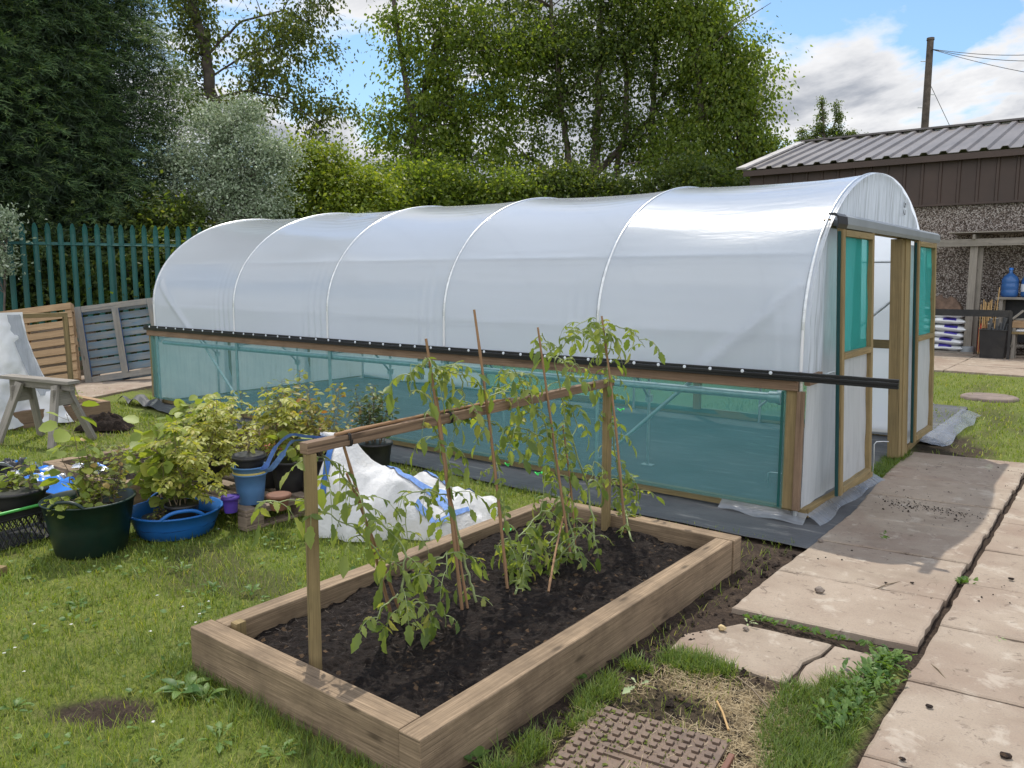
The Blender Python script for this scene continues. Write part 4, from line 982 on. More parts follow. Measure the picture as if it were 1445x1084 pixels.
# small black crate of soil behind the tubs
# crumpled compost bags: blue and black outside, silver inside
def crumple(c, L, W, H, rot, s, nx=60, ny=44, fold=1.0):
    Rz2 = Matrix.Rotation(rot, 3, 'Z'); rows = []
    for i in range(ny):
        v = i/(ny-1)*2-1; row = []
        for j in range(nx):
            u = j/(nx-1)*2-1
            edge = max(0, 1-max(abs(u), abs(v))**6)
            f = fbm(u*2.0+s, v*2.0, s, 2); r_ = abs(fbm(u*2.4+s, v*2.4+7, s+2, 2)-.5)*2
            z = H*(.25+.7*f)*(1-.75*(u*u*.5+v*v*.5))*edge+H*.38*(1-r_)**2.5*fold*edge+.004
            row.append(tuple(Vector(c)+Rz2@Vector((u*L/2*(1+.14*(f-.5)), v*W/2*(1+.2*(r_-.5)), z))))
        rows.append(row)
    return rows
bgc = P(70, 694, 0)
b_ = thing('compost_bag', bgc, 'flattened blue and black compost bag with silver lining showing behind the green tub', 'compost bag')
rows = crumple(bgc+Vector((-.05, .05, 0)), .95, .60, .20, AZ+.15, 3)
MB().grid(rows[:14]).build('outside', M['bagblue'], b_); MB().grid(rows[13:34]).build('lining', M['silverfoil'], b_); MB().grid(rows[33:]).build('outside', M['bagblue'], b_)
bg2 = P(5, 700, 0)
b2 = thing('compost_bag', bg2, 'black compost bag with blue edges lying against the round planter at the left edge', 'compost bag')
rows = crumple(bg2+Vector((-.15, .1, 0)), .62, .46, .26, AZ-.5, 9)
MB().grid(rows[:34]).build('outside', M['black'], b2); MB().grid(rows[33:]).build('blue_edge', M['bagblue'], b2)
q = Vector(rows[16][34]); MB().box(q+Vector((.03,-.02,.012)), (.10, .13, .004), Matrix.Rotation(AZ, 3, 'Z')@Matrix.Rotation(-.5, 3, 'X')).build('printed_panel', M['white'], b2)

# second raised bed behind the pots
b3 = thing('raised_bed', (-6.75, 3.6, 0), 'low pinkish timber bed behind the tubs, half hidden by plants', 'raised bed')
def sl3(x0, x1, y0, y1, par, z1=.18, m='sleeper'): return MB().box(((x0+x1)/2, (y0+y1)/2, (z1-.02)/2), (x1-x0, y1-y0, z1+.02)).build('sleeper', M[m], par, bevel=.005)
sl3(-7.10, -7.01, 2.75, 4.75, b3); sl3(-7.0, -5.95, 4.66, 4.75, b3); sl3(-5.95, -5.86, 2.8, 4.75, b3); sl3(-7.0, -5.96, 2.75, 2.84, b3)
compost('compost', -7.0, -5.96, 2.85, 4.65, .11, 'dark compost in the timber bed behind the tubs', .05, .025, 77)
# crumpled black and white wrapper on that bed
wr = P(275, 616, .2); t_ = tag(MB().grid(crumple(wr, .16, .11, .09, .4, 5, 26, 22)).build('wrapper', M['weave'] or M['white'], loc=wr), 'crumpled black and white patterned wrapper on the corner of the timber bed', 'wrapper')
def m_zebra():
    t = NT('zebra_print'); n = t.noise(t.obj(), 34, 2, .5, 2.0); return t.done(t.pbsdf(t.ramp(n, [(.46, (.02,.02,.02)), (.52, (.75,.75,.75))]), .5))
t_.data.materials[0] = m_zebra()

# ------------------------------------------------------------------ saplings
M['hazel'] = leafmat('hazel_leaf', (.17,.23,.04), (.36,.42,.10), (.46,.44,.09), trans=.42, odd=.15)
M['ash'] = leafmat('ash_leaf', (.24,.27,.05), (.44,.44,.11), (.46,.36,.10), trans=.42, odd=.12)
M['birch'] = leafmat('small_leaf', (.15,.19,.045), (.32,.34,.10), (.40,.24,.08), trans=.38, odd=.2)
M['darkleaf'] = leafmat('dark_sapling_leaf', (.06,.10,.035), (.16,.20,.065), (.30,.20,.10), trans=.3, odd=.1)
M['redleaf'] = leafmat('reddish_leaf', (.20,.18,.05), (.34,.33,.09), (.42,.16,.06), trans=.38, odd=.35)
def sapling(base, h, nst, spread, kind, size, dens, mat, label, cat='sapling', pinnate=False, group='saplings in tubs and pots', leanv=(0,0)):
    base = Vector(base); root = thing('sapling', base, label, cat, group); st = MB(); L = Leaves()
    for s in range(int(nst*1.4)):
        a = RNG.uniform(0, 2*pi); r = spread*math.sqrt(RNG.random()); hh = h*RNG.uniform(.6, 1.0) if s else h
        b = base+Vector((math.cos(a)*r*.45, math.sin(a)*r*.45, 0)); tip = base+Vector((math.cos(a)*r+leanv[0], math.sin(a)*r+leanv[1], hh)); n = 10
        pts = [b.lerp(tip, i/n)+Vector((RNG.normal()*.006, RNG.normal()*.006, 0)) for i in range(n+1)]
        st.tube(pts, [.0042*(1-.7*i/n) for i in range(n+1)], 5, caps=False)
        m = max(4, int(dens*hh*1.9)); P_, A_, N_, S_ = [], [], [], []
        for j in range(m):
            t = .22+.78*(j+.5)/m; i = min(n-1, int(t*n)); q = pts[i].lerp(pts[i+1], t*n-i); an = j*2.4+RNG.normal()*.4
            d = Vector((math.cos(an), math.sin(an), RNG.uniform(.0, .7))).normalized(); ln = size*RNG.uniform(.5, 1.6)
            if pinnate:
                tl = size*RNG.uniform(2.2, 3.6); e = q.copy(); dd = d.copy(); k = 6
                for z in range(k):
                    dd = (dd+Vector((0,0,-.14))).normalized(); f = e+dd*tl/k; sd = dd.cross(Vector((0,0,1))).normalized()
                    st.tube([e, f], .0012, 3, caps=False); e = f
                    for sg in (-1, 1): P_.append(e); A_.append(dd*.55+sd*sg+Vector((0,0,-.2))+Vector(RNG.normal(size=3))*.12); N_.append(Vector((0,0,1))+Vector(RNG.normal(size=3))*.35); S_.append(size*RNG.uniform(.75, 1.1))
                P_.append(e); A_.append(dd); N_.append(Vector((0,0,1))); S_.append(size)
            else:
                e = q+d*ln*.7; st.tube([q, e], .0013, 3, caps=False)
                P_.append(e); A_.append(d+Vector((0,0,-.45))+Vector(RNG.normal(size=3))*.3); N_.append(Vector((0,0,1))+Vector(RNG.normal(size=3))*.5); S_.append(size*RNG.uniform(.65, 1.2))
        L.add(kind, *[np.array([tuple(v) for v in q]) for q in (P_, A_, N_)], np.array(S_))
    st.build('stems', M['woodystem'], root); L.build('leaves', M[mat], root, smooth=True); return root
V = Vector
sapling(gc+V((.02, .06, .24)), .42, 9, .17, 'round', .040, 40, 'birch', 'bushy small leaved sapling filling the dark green tub')
sapling(gc+V((-.05, .03, .24)), .62, 2, .08, 'round', .10, 15, 'hazel', 'tall broad leaved hazel at the left of the dark green tub', leanv=(-.10, -.08))
sapling(gc+V((.05, -.12, .24)), .16, 8, .14, 'round', .045, 45, 'hazel', 'low green seedlings along the near rim of the green tub')
sapling(bc+V((-.14, .02, .10)), .62, 6, .18, 'round', .105, 20, 'hazel', 'broad leaved hazel at the left of the blue trug')
sapling(bc+V((.12, .06, .20)), .55, 4, .16, 'leaf', .055, 10, 'ash', 'feathery ash sapling at the right of the blue trug', pinnate=True)
sapling(bc+V((.15, -.08, .20)), .30, 3, .12, 'round', .085, 20, 'hazel', 'short hazel hanging over the right rim of the blue trug')
sapling(bc+V((-.05, -.10, .09)), .12, 9, .20, 'leaf', .030, 40, 'birch', 'thin bare seedlings along the near side of the blue trug')
sapling(pn+V((-.06, -.03, .08)), .15, 5, .12, 'round', .065, 30, 'hazel', 'small yellow green seedling in the round black planter')
sapling(pn+V((.08, .06, .08)), .22, 2, .05, 'leaf', .05, 25, 'darkleaf', 'thin upright seedling at the back of the round black planter')
sapling(p3+V((0,0,.2)), .52, 4, .16, 'leaf', .055, 11, 'ash', 'yellow ash sapling in the middle of the pallet', pinnate=True)
sapling(p4+V((0,0,.2)), .48, 4, .18, 'leaf', .048, 13, 'ash', 'feathery ash sapling at the lawn corner of the pallet', pinnate=True)
sapling(p5+V((0,0,.2)), .62, 6, .20, 'round', .05, 36, 'birch', 'pale fine leaved sapling at the back left of the pallet')
sapling(p6+V((0,0,.2)), .56, 6, .20, 'leaf', .055, 32, 'redleaf', 'sapling with reddish and green leaves at the back right of the pallet')
sapling(p1+V((0,0,.2)), .20, 4, .12, 'round', .085, 28, 'hazel', 'low round leaved seedling in the black pot behind the brown pot')
sapling(p2+V((0,0,.2)), .30, 5, .13, 'leaf', .06, 30, 'redleaf', 'low seedling with a few orange leaves beside the bulk bag')
sapling(p7+V((0,0,.24)), .52, 11, .20, 'leaf', .055, 44, 'darkleaf', 'dark green upright sapling against the teal net behind the white bag')
sapling(bk+V((-.06, .02, .33)), .16, 2, .05, 'leaf', .05, 30, 'ash', 'tiny seedling leaning out of the empty pots in the blue buckets')
for i, (px, py, hh, k, sz, m, l, pn_) in enumerate((
    (300, 620, .52, 'round', .10, 'hazel', 'broad yellow leaved hazel growing in the timber bed against the net', False),
    (330, 640, .60, 'leaf', .05, 'ash', 'tall feathery ash in the timber bed behind the pallet', True),
    (255, 655, .45, 'round', .055, 'birch', 'grey green bush at the left of the timber bed', False),
    (395, 628, .50, 'leaf', .05, 'redleaf', 'sapling with brown seed heads at the right of the timber bed', False),
    (360, 640, .66, 'leaf', .05, 'birch', 'thin upright sapling standing tallest in the timber bed', False),
    (425, 632, .62, 'round', .06, 'birch', 'leafy sapling behind the blue strap of the bag', False),
    (345, 665, .45, 'leaf', .05, 'ash', 'low ash sapling between the timber bed and the pallet', True),
    (190, 655, .30, 'leaf', .05, 'birch', 'small dry sapling in the timber bed behind the green tub', False))):
    b = P(px, py+22, .12); sapling(b, hh, 6 if not pn_ else 4, .20, k, sz, (11 if pn_ else 30), m, l, pinnate=pn_)

# ------------------------------------------------------------------ white bulk bag
def m_weave():
    t = NT('woven_white_bag'); o = t.obj(); n = t.noise(o, 6, 5, .6)
    c = t.mix(n, (.60,.60,.60), (.74,.74,.74)); d = t.noise(o, 3.1, 5, .7); c = t.mix(t.ramp(d, [(.50, 0.0), (.75, .55)]), c, (.42,.37,.29))
    b = t.pbsdf(c, .55, t.bump(t.noise(t.mapping(o, (1, 1, 1)), 22, 4, .6, 1.5), .45, .02), spec=.3); l = t.n('BsdfTranslucent'); t.set(l.inputs[0], (.7, .7, .68, 1)); return t.done(t.mixs(.22, b, l.outputs[0]))
M['weave'] = m_weave(); M['strap'] = plain('blue_webbing', (.13,.24,.52), .6, .3, 40); M['strapdark'] = plain('dark_blue_webbing', (.03,.11,.33), .6, .3, 30)
bb = thing('bulk_bag', (-3.85, 3.75, 0), 'slumped white bulk bag with blue straps between the pallet and the raised bed', 'bulk bag')
# local frame: u along image right, v away from the camera
B0 = P(562, 762, 0); UR = V((RT.x, RT.y, 0)).normalized()
def bagh(u, v):
    "height of the slumped cloth, u -.52..+.62 m along, v 0..1 m deep"
    peak = .50*np.exp(-((u+.44)/.17)**2)*np.exp(-((v-.42)/.36)**2)
    slope = .30*np.exp(-((u+.15)/.26)**2)*np.exp(-((v-.35)/.32)**2)
    mid = .20*np.exp(-((u-.15)/.30)**2)*np.exp(-((v-.22)/.20)**2)
    hump = .22*np.exp(-((u-.10)/.22)**2)*np.exp(-((v-.78)/.15)**2)
    right = .17*np.exp(-((u-.42)/.20)**2)*np.exp(-((v-.42)/.35)**2)
    c1 = np.abs(fbm(u*4.2+3, v*4.2+1, 121, 3)-.5)*2; c2 = np.abs(fbm(u*9+3, v*9+1, 122, 3)-.5)*2
    return peak+slope+mid+hump+right+.050*(1-c1)**1.3+.014*(1-c2)**1.4-.03
NU, NV = 130, 96; rows = []
for j in range(NV):
    v = j/(NV-1); row = []
    for i in range(NU):
        u = -.60+1.24*i/(NU-1); e = min(1, min(i, NU-1-i)/9, (j)/9, (NV-1-j)/9); w_ = .10*(float(fbm(u*4, v*4, 125, 3))-.5)
        z = float(bagh(np.float64(u), np.float64(v)))*math.sin(e*pi/2)**.55
        q = B0+UR*(u*(1-.0*v)+w_)+FH*(v*1.0-.02+w_*1.5); row.append((q.x, q.y, max(z, 0)+.004))
    rows.append(row)
bagbody = MB().grid(rows).build('bag_cloth', M['weave'], bb)
def bagpt(u, v, off=.012):
    w_ = .10*(float(fbm(u*4, v*4, 125, 3))-.5); q = B0+UR*(u+w_)+FH*(v-.02+w_*1.5); return V((q.x, q.y, max(0, float(bagh(np.float64(u), np.float64(v))))+.004+off))
def ribbon(path, wd, mat, name='strap', par=bb):
    n = 40; rows = []
    for k in range(n):
        t = k/(n-1)*(len(path)-1); i = min(len(path)-2, int(t)); f = t-i; u = path[i][0]*(1-f)+path[i+1][0]*f; v = path[i][1]*(1-f)+path[i+1][1]*f
        du = path[i+1][0]-path[i][0]; dv = path[i+1][1]-path[i][1]; L = math.hypot(du, dv); du, dv = -dv/L*wd/2, du/L*wd/2
        rows.append([bagpt(u+du*s, v+dv*s) for s in (-1, -.33, .33, 1)])
    return MB().grid(rows).build(name, M[mat], par)
ribbon([(-.33, .75), (-.18, .55), (-.10, .35), (.0, .25), (.28, .18)], .06, 'strap'); ribbon([(-.02, .28), (.12, .20), (.35, .10)], .05, 'strap')
ribbon([(-.16, .78), (-.05, .70), (.05, .64), (.30, .60), (.5, .5)], .05, 'strap'); ribbon([(.0, .92), (.12, .82), (.30, .74)], .055, 'strap')
ribbon([(-.50, .10), (-.47, .22), (-.46, .34)], .045, 'strapdark'); ribbon([(.1, .10), (.25, .02), (.45, .12)], .03, 'strap')
# the lifting loop lying over towards the buckets
def loop3(pts, wd, mat, name):
    pts = [Vector(p) for p in pts]; rows = []
    n = 50
    for k in range(n):
        t = k/(n-1)*(len(pts)-1); i = min(len(pts)-2, int(t)); f = t-i; g = lambda j: pts[max(0, min(len(pts)-1, j))]
        a, b, c, d = g(i-1), g(i), g(i+1), g(i+2); p = .5*((2*b)+(c-a)*f+(2*a-5*b+4*c-d)*f*f+(3*b-a-3*c+d)*f**3)
        tg = (c-b).normalized(); sd = tg.cross(FH*.6+V((0,0,.8))).normalized(); rows.append([p+sd*wd*s for s in (-.5, 0, .5)])
    return MB().grid(rows).build(name, M[mat], bb)
pk = D(455, 612, 5.55)
loop3([pk+V((.04, .02, -.03)), D(432, 616, 5.5), D(410, 614, 5.45), D(390, 630, 5.4), D(377, 655, 5.35), D(370, 664, 5.35), D(382, 662, 5.3), D(400, 640, 5.3), D(415, 622, 5.35), pk+V((.02, -.02, -.05))], .045, 'strap', 'lifting_loop')
tw = MB()
q0 = bagpt(-.44, .42, 0)
tw.grid([[q0.lerp(pk, t)+UR*(.07*(1-t)+.016)*math.cos(a)+FH*(.07*(1-t)+.016)*math.sin(a)*.6+V((0,0,.012*math.sin(a*5+t*7))) for a in np.linspace(0, 2*pi, 26)] for t in np.linspace(0, 1, 22)])
tw.build('gathered_corner', M['weave'], bb)
lettering('F13', .06, 'inkgreen', bb, bagpt(-.515, .13, .03), (UR.x*.9-FH.x*.25, UR.y*.9-FH.y*.25, -.05), V((0,0,1))*.85+FH*.45)
# ------------------------------------------------------------------ far left: fence, pallets, sawhorse, draped frame
FD = (UR*math.cos(.50)+FH*math.sin(.50)).normalized(); FN = V((FD.y, -FD.x, 0))   # along the fence, and towards the camera
def atdepth(px, depth): return V((CAM.x, CAM.y, 0))+FH*depth+UR*((px-CX)/CF*depth*1.0)
F0 = atdepth(95, 15.3)
fe = thing('palisade_fence', F0, 'dark green steel palisade fence with pointed pales along the left boundary', 'fence')
HP = 2.70
for k in range(-14, 34):
    c = F0+FD*(k*.205)+V((0,0,0)); mb = MB()
    w_, d_ = .047, .022; x, n = FD, FN
    def col(z0, z1, s0, s1, split=False):
        pass
    prof = [(-w_, d_*.2), (-w_*.45, d_), (w_*.45, d_), (w_, d_*.2), (w_*.45, d_-.006), (-w_*.45, d_-.006)]
    rings = [(0.02, 1, 0), (HP-.20, 1, 0), (HP-.10, .95, .012), (HP-.02, .5, .03), (HP, .08, .034)]
    Vv = []; Ff = []
    for (z, s, o) in rings:
        for a, b in prof: Vv.append(c+x*(a*s)+n*(b+o)+V((0,0,z)))
    m = len(prof)
    for i in range(len(rings)-1):
        for j in range(m): Ff.append((i*m+j, i*m+(j+1) % m, (i+1)*m+(j+1) % m, (i+1)*m+j))
    mb.add(Vv, Ff); mb.build('pale', M['palisade'], fe)
for z in (.35, HP-.38): MB().bar(F0+FD*(-3.0)+V((0,0,z))-FN*.012, F0+FD*7.0+V((0,0,z))-FN*.012, .024, .055).build('rail', M['palisade'], fe)
MB().tube([F0+FD*(-3.0)+V((0,0,HP-.40))+FN*.03, F0+FD*7.0+V((0,0,HP-.40))+FN*.03], .010, 5).build('cable', M['palisade'], fe)
for s in (-1.9, .85, 2.98, 5.7): MB().box(F0+FD*s+V((0,0,HP/2))-FN*.075, (.10, .055, HP-.06), Matrix((FD, FN, V((0,0,1)))).transposed()).build('post', M['palisade'], fe)

def leaning(c, xdir, tilt, roll=0.0):
    "a pallet stood on its edge: its length along xdir, its deck facing out, leaning back"
    X = Vector(xdir).normalized(); N = V((X.y, -X.x, 0)); Y = (V((0,0,1))*math.cos(tilt)-N*math.sin(tilt)).normalized(); Z = X.cross(Y)
    R_ = Matrix((X, Y, Z)).transposed()@Matrix.Rotation(roll, 3, 'Z'); return Matrix.Translation(Vector(c))@R_.to_4x4()
bp = D(170, 481, 13.25); pallet('pallet', (bp.x, bp.y, 0), 0, 1.20, 1.28, 'worn blue painted pallet leaning upright against the fence beside the tunnel', ('bluewood', 'bluedeep', 'greywoodb'),
       leaning(bp, UR*.94+FH*.30, .30, .13)@Matrix.Rotation(pi, 4, 'X')@Matrix.Rotation(0, 4, 'Z')@Matrix.Translation((0,0,-.07)), 9, group='pallets leaning on the fence', top_w=.115, bottoms=5)
tp = D(36, 490, 12.6); pallet('pallet', (tp.x, tp.y, 0), 0, 1.45, 1.25, 'pale new wood pallet leaning behind the white sheet', ('pallet', 'pallet', 'pallet'),
       leaning(tp, UR*.98+FH*.15, .32, .14)@Matrix.Translation((0,0,-.12)), 9, group='pallets leaning on the fence', top_w=.105)
tp = D(92, 502, 13.3); pallet('pallet', (tp.x, tp.y, 0), 0, .95, 1.05, 'dull older pallet between the pale pallet and the blue one', ('palletdark', 'palletdark', 'palletdark'),
       leaning(tp, UR*.98+FH*.2, .22, .10)@Matrix.Translation((0,0,-.1)), 7, group='pallets leaning on the fence')
# third bed with a frame and a white sheet draped over it
b4 = thing('raised_bed', (-10.6, 3.4, 0), 'new pale timber bed beyond the sawhorse with a wooden frame in it', 'raised bed')
sl3(-9.98, -9.90, 2.0, 4.66, b4, .19, 'rail'); sl3(-11.2, -9.99, 4.58, 4.66, b4, .19, 'pallet'); sl3(-11.28, -11.2, 2.0, 4.66, b4, .19, 'rail'); sl3(-11.2, -9.99, 2.0, 2.08, b4, .19, 'rail')
compost('compost', -11.2, -9.98, 2.08, 4.58, .12, 'dark compost in the pale timber bed beyond the sawhorse', .04, .05, 95)
f2 = thing('trellis_frame', (-10.12, 3.0, 0), 'yellow timber frame over the far bed with a white sheet hanging on it', 'trellis frame')
pb = D(108, 585, 9.05); pt_ = D(104, 449, 9.0)
px_, py_ = -10.08, 4.30
tim('post', (px_, py_, .03), (px_-.05, py_, 1.23), .05, .05, f2); tim('post', (px_, 1.4, .03), (px_, 1.4, 1.23), .05, .05, f2)
tim('top_rail', (px_-.05, py_+.02, 1.255), (px_, 1.3, 1.255), .05, .05, f2)
rows = []
for v in np.linspace(0, 1, 60):
    row = []
    for s in np.linspace(0, 1, 70):
        yr_ = 3.80+.38*v**1.6; y = yr_-(yr_-1.3)*s; z = 1.285*(1-v)+.02
        out_ = .035+.16*v**1.5+.05*math.sin(y*9+v*3)*v+.11*(float(fbm(y*5, v*5, 131, 3))-.5)*(.35+v)+.05*abs(float(fbm(y*11, v*9, 132, 2))-.5)
        row.append((px_-.05+out_+.05, y, max(z+.02*math.sin(y*7)*v, .012)))
    rows.append(row)
M['whitesheet'] = plain('white_woven_sheet', (.74,.74,.75), .35, .12, 3, bumps=.3, dirt=(.50,.49,.50))
ws = tag(MB().grid(rows).grid([[(px_-.08-.30*v, y, 1.292-.02*v-v*v*.35) for y in np.linspace(1.3, 3.78, 40)] for v in np.linspace(-.42, 1, 12)]).build('dust_sheet', M['whitesheet'], loc=(px_, 2.9, 0)), 'dirty white woven sheet draped over the far timber frame', 'sheet')
MB().grid([[(px_-.01+.045+.16*v**1.5+.012, 3.80+.38*v**1.6-.14*s-.02, 1.285*(1-v)+.02) for s in (0, .5, 1)] for v in np.linspace(.02, .75, 30)]).build('hem', M['skirt'], ws)
for p_, l in (((px_, 4.31, .18), 'green seedling at the foot of the far frame post'),):
    sapling(p_, .16, 3, .06, 'leaf', .05, 30, 'hazel', l)
# sawhorse
sh = thing('sawhorse', (-9.0, 3.55, 0), 'grey weathered wooden sawhorse standing on the lawn', 'sawhorse')
A_ = D(8, 531, 8.45); B_ = D(104, 540, 8.15); 
MB().bar(A_, B_, .15, .035).build('top_board', M['greywood'], sh, bevel=.004)
dxx = (B_-A_).normalized(); cr3 = V((-dxx.y, dxx.x, 0)).normalized()
MB().bar(A_.lerp(B_, .08)+V((0,0,-.055)), A_.lerp(B_, .97)+V((0,0,-.055)), .05, .075).build('beam', M['greywood'], sh, bevel=.004)
for t, ex in ((.28, -.13), (.80, .12)):
    for s in (-1, 1):
        a = A_.lerp(B_, t)+cr3*s*.055+V((0,0,-.04)); b = a+dxx*ex+cr3*s*.20; b.z = 0
        MB().bar(a, b, .085, .04, up=cr3).build('leg', M['greywood'], sh, bevel=.004)
    c = A_.lerp(B_, t)+dxx*ex*.30
    MB().box(c+V((0,0,-.155)), (.022, .27, .17), Matrix((dxx, cr3, V((0,0,1)))).transposed()).build('gusset', M['greywood'], sh, bevel=.003)
# dark turf clod
cl = P(148, 606, 0); tag(MB().grid(crumple(cl, .56, .26, .17, AZ+.1, 17, 60, 34)).build('turf_clod', M['clod'], loc=cl), 'dark slab of peaty turf lying on the grass by the sawhorse', 'turf clod')
wd = P(0, 812, 0); tag(MB().box(wd+V((-.04, 0, .02)), (.10, .05, .05), .4).build('wood_offcut', M['treated'], loc=wd, bevel=.003), 'small pale wood offcut on the lawn at the left edge', 'wood offcut')
# ------------------------------------------------------------------ shed and what stands before it
YW, XL, XR = 21.0, -8.42, 5.0
def m_pebble():
    t = NT('pebbledash'); o = t.pos(); v = t.n('TexVoronoi'); t.set(v.inputs['Vector'], o); v.inputs['Scale'].default_value = 46
    c = t.ramp(v.outputs['Color'], [(.25, (.055,.042,.034)), (.50, (.15,.12,.10)), (.64, (.26,.22,.195)), (.82, (.42,.38,.345))])
    return t.done(t.pbsdf(c, .9, t.bump(v.outputs['Distance'], .8, .02), spec=.2))
M['pebble'] = m_pebble(); M['clad'] = plain('brown_cladding', (.058,.036,.027), .5, .25, 1.5, dirt=(.045,.030,.024)); M['roof'] = plain('grey_brown_roof_sheet', (.135,.12,.113), .5, .25, .8, dirt=(.10,.088,.084)); M['verge'] = plain('grey_verge', (.40,.38,.37), .5, .2, 3)
sd = thing('shed', (-1.7, YW, 0), 'long brown clad shed with a ribbed metal roof over pebbledash walls', 'shed')
MB().box(((XL+XR)/2, YW+4.3, 1.68), (XR-XL, 8.6, 3.36)).build('wall', M['pebble'], sd)
mb = MB(); x = XL+.0; cl_ = []
while x < XR:
    cl_ += [(x, 0), (x+.30, 0), (x+.315, -.03), (x+.365, -.03), (x+.38, 0)]; x += .38
V_ = [(a, YW-.05+b, 3.34) for a, b in cl_]+[(a, YW-.05+b, 4.42) for a, b in cl_]; n = len(cl_)
mb.add(V_, [(i, i+1, n+i+1, n+i) for i in range(n-1)]); mb.build('cladding', M['clad'], sd)
MB().box(((XL+XR)/2, YW-.03, 3.345), (XR-XL, .12, .05)).build('flashing', M['clad'], sd)
# roof: two ribbed slopes and gables
YE, ZE, YR, ZR = YW-.30, 4.46, YW+4.35, 5.72
def slope(y0, z0, y1, z1):
    mb = MB(); prof = []; x = XL-.12
    while x < XR: prof += [(x, 0), (x+.22, 0), (x+.26, .055), (x+.36, .055), (x+.40, 0)]; x += .40
    n = len(prof); V_ = [(a, y0, z0+b) for a, b in prof]+[(a, y1, z1+b) for a, b in prof]; return mb.add(V_, [(i, i+1, n+i+1, n+i) for i in range(n-1)])
rf = slope(YE, ZE, YR, ZR).build('roof', M['roof'], sd); solid(rf, .012)
rf2 = slope(YR, ZR, YW+9.0, ZE).build('roof', M['roof'], sd)
MB().bar((XL-.15, YR, ZR+.06), (XR, YR, ZR+.06), .34, .05).build('ridge_cap', M['roof'], rf)
MB().bar((XL-.16, YE+.0, ZE+.05), (XL-.16, YR, ZR+.06), .26, .05).build('verge_trim', M['verge'], rf); MB().box(((XL+XR)/2, YE+.05, ZE-.09), (XR-XL+.2, .06, .14)).build('fascia', M['clad'], rf)
mb = MB(); mb.add([(XL, YW-.05, 3.3), (XL, YW+8.6, 3.3), (XL, YW+8.6, 4.5), (XL, YR, 5.70), (XL, YW-.05, 4.44)], [(0, 1, 2, 3, 4)]); mb.build('gable', M['clad'], sd)
# lean-to of weathered posts
lt = thing('lean_to', (-1.5, 20.3, 0), 'open lean-to of grey weathered posts and beams against the shed wall', 'lean-to')
YP = 20.25
for x in (-3.0, 1.2): MB().bar((x, YP, .0), (x, YP, 2.36), .15, .12).build('post', M['greywood'], lt, bevel=.005)
MB().bar((-2.88, YP+.1, .0), (-2.88, YP+.1, 2.34), .09, .09).build('post', M['greywood'], lt, bevel=.005)
MB().bar((-5.0, YP-.09, 2.43), (1.6, YP-.09, 2.47), .06, .16).build('beam', M['greywood'], lt, bevel=.005)
for x in (-4.2, -3.0, -1.8, -.6, .6): MB().bar((x, YP-.2, 2.56), (x, YW-.02, 2.62), .05, .10).build('rafter', M['greywood'], lt, bevel=.005)
MB().box((-1.0, YP+.35, 2.66), (5.0, 1.1, .02)).build('roof_sheet', M['greywood'], lt)
MB().lathe((-3.0, YP, 0), [(.14, 0), (.14, .16), (.12, .18)], 20).build('post_foot', M['greyrail'], lt)
# sacks
def sack(c, L, W, H, rot, label, sag=.0, s=0):
    root = thing('sack', c, label, 'sack', 'white sacks stacked under the lean-to'); Rz2 = Matrix.Rotation(rot, 3, 'Z')@Matrix.Rotation(.09*math.sin(s*7.0), 3, 'Y')@Matrix.Rotation(.06*math.sin(s*3.0), 3, 'X'); nu, nv = 26, 18
    def pt(u, v, top, off=0):
        e = (1-abs(u)**3.2)**.45*(1-abs(v)**2.6)**.5 if abs(u) < 1 and abs(v) < 1 else 0
        z = H/2+(1 if top else -1)*(H/2*e+off)+.06*(float(fbm(u*2+s, v*2, s, 2))-.5)*e+sag*u*u
        return V(c)+Rz2@V((u*L/2, v*W/2*(1-.06*(1-u*u)), z))
    us = np.sin(np.linspace(-pi/2, pi/2, nu)); vs = np.sin(np.linspace(-pi/2, pi/2, nv))
    b = MB().grid([[pt(u, v, True) for u in us] for v in vs]).grid([[pt(u, v, False) for u in us[::-1]] for v in vs]); b.build('bag', M['white'], root)
    u0 = -.5+.5*random.random()
    MB().grid([[pt(u, v, True, .004) for u in np.linspace(u0, u0+.75, 14)] for v in np.linspace(-.97, -.45+.3*random.random(), 10)]).build('print', M['sackblue'], root)
zz = .05; lab = ['bottom', 'second', 'third', 'fourth', 'fifth', 'sixth', 'top']
for k in range(7):
    if k < 6: sack((-3.42+.02*math.sin(k*3), 20.35, zz+k*.148), .70, .45, .15, .16*math.sin(k*5), f'white sack, {lab[k]} layer from the ground, right stack by the lean-to post', .0, k)
    sack((-4.10+.03*math.sin(k*2+1), 20.30, zz+.0+k*.142), .70, .45, .15, .16*math.sin(k*4), f'white sack, {lab[k]} layer from the ground, left stack behind the tunnel door', 0, k+20)
MB().box((-3.7, 20.35, .035), (1.7, .55, .05)).build('plank_base', M['greywood'], tag(thing('sack_pallet', (-3.7, 20.35, 0), 'low plank base under the white sacks', 'plank base')))
cb = V((-3.62, 20.38, .94)); tag(MB().grid([[tuple(p) for p in r] for r in crumple(cb, .95, .45, .34, .05, 23, 44, 30)]).build('brown_cloth', M['burlap'], loc=cb), 'rumpled brown sacking heaped on top of the white sacks', 'cloth')
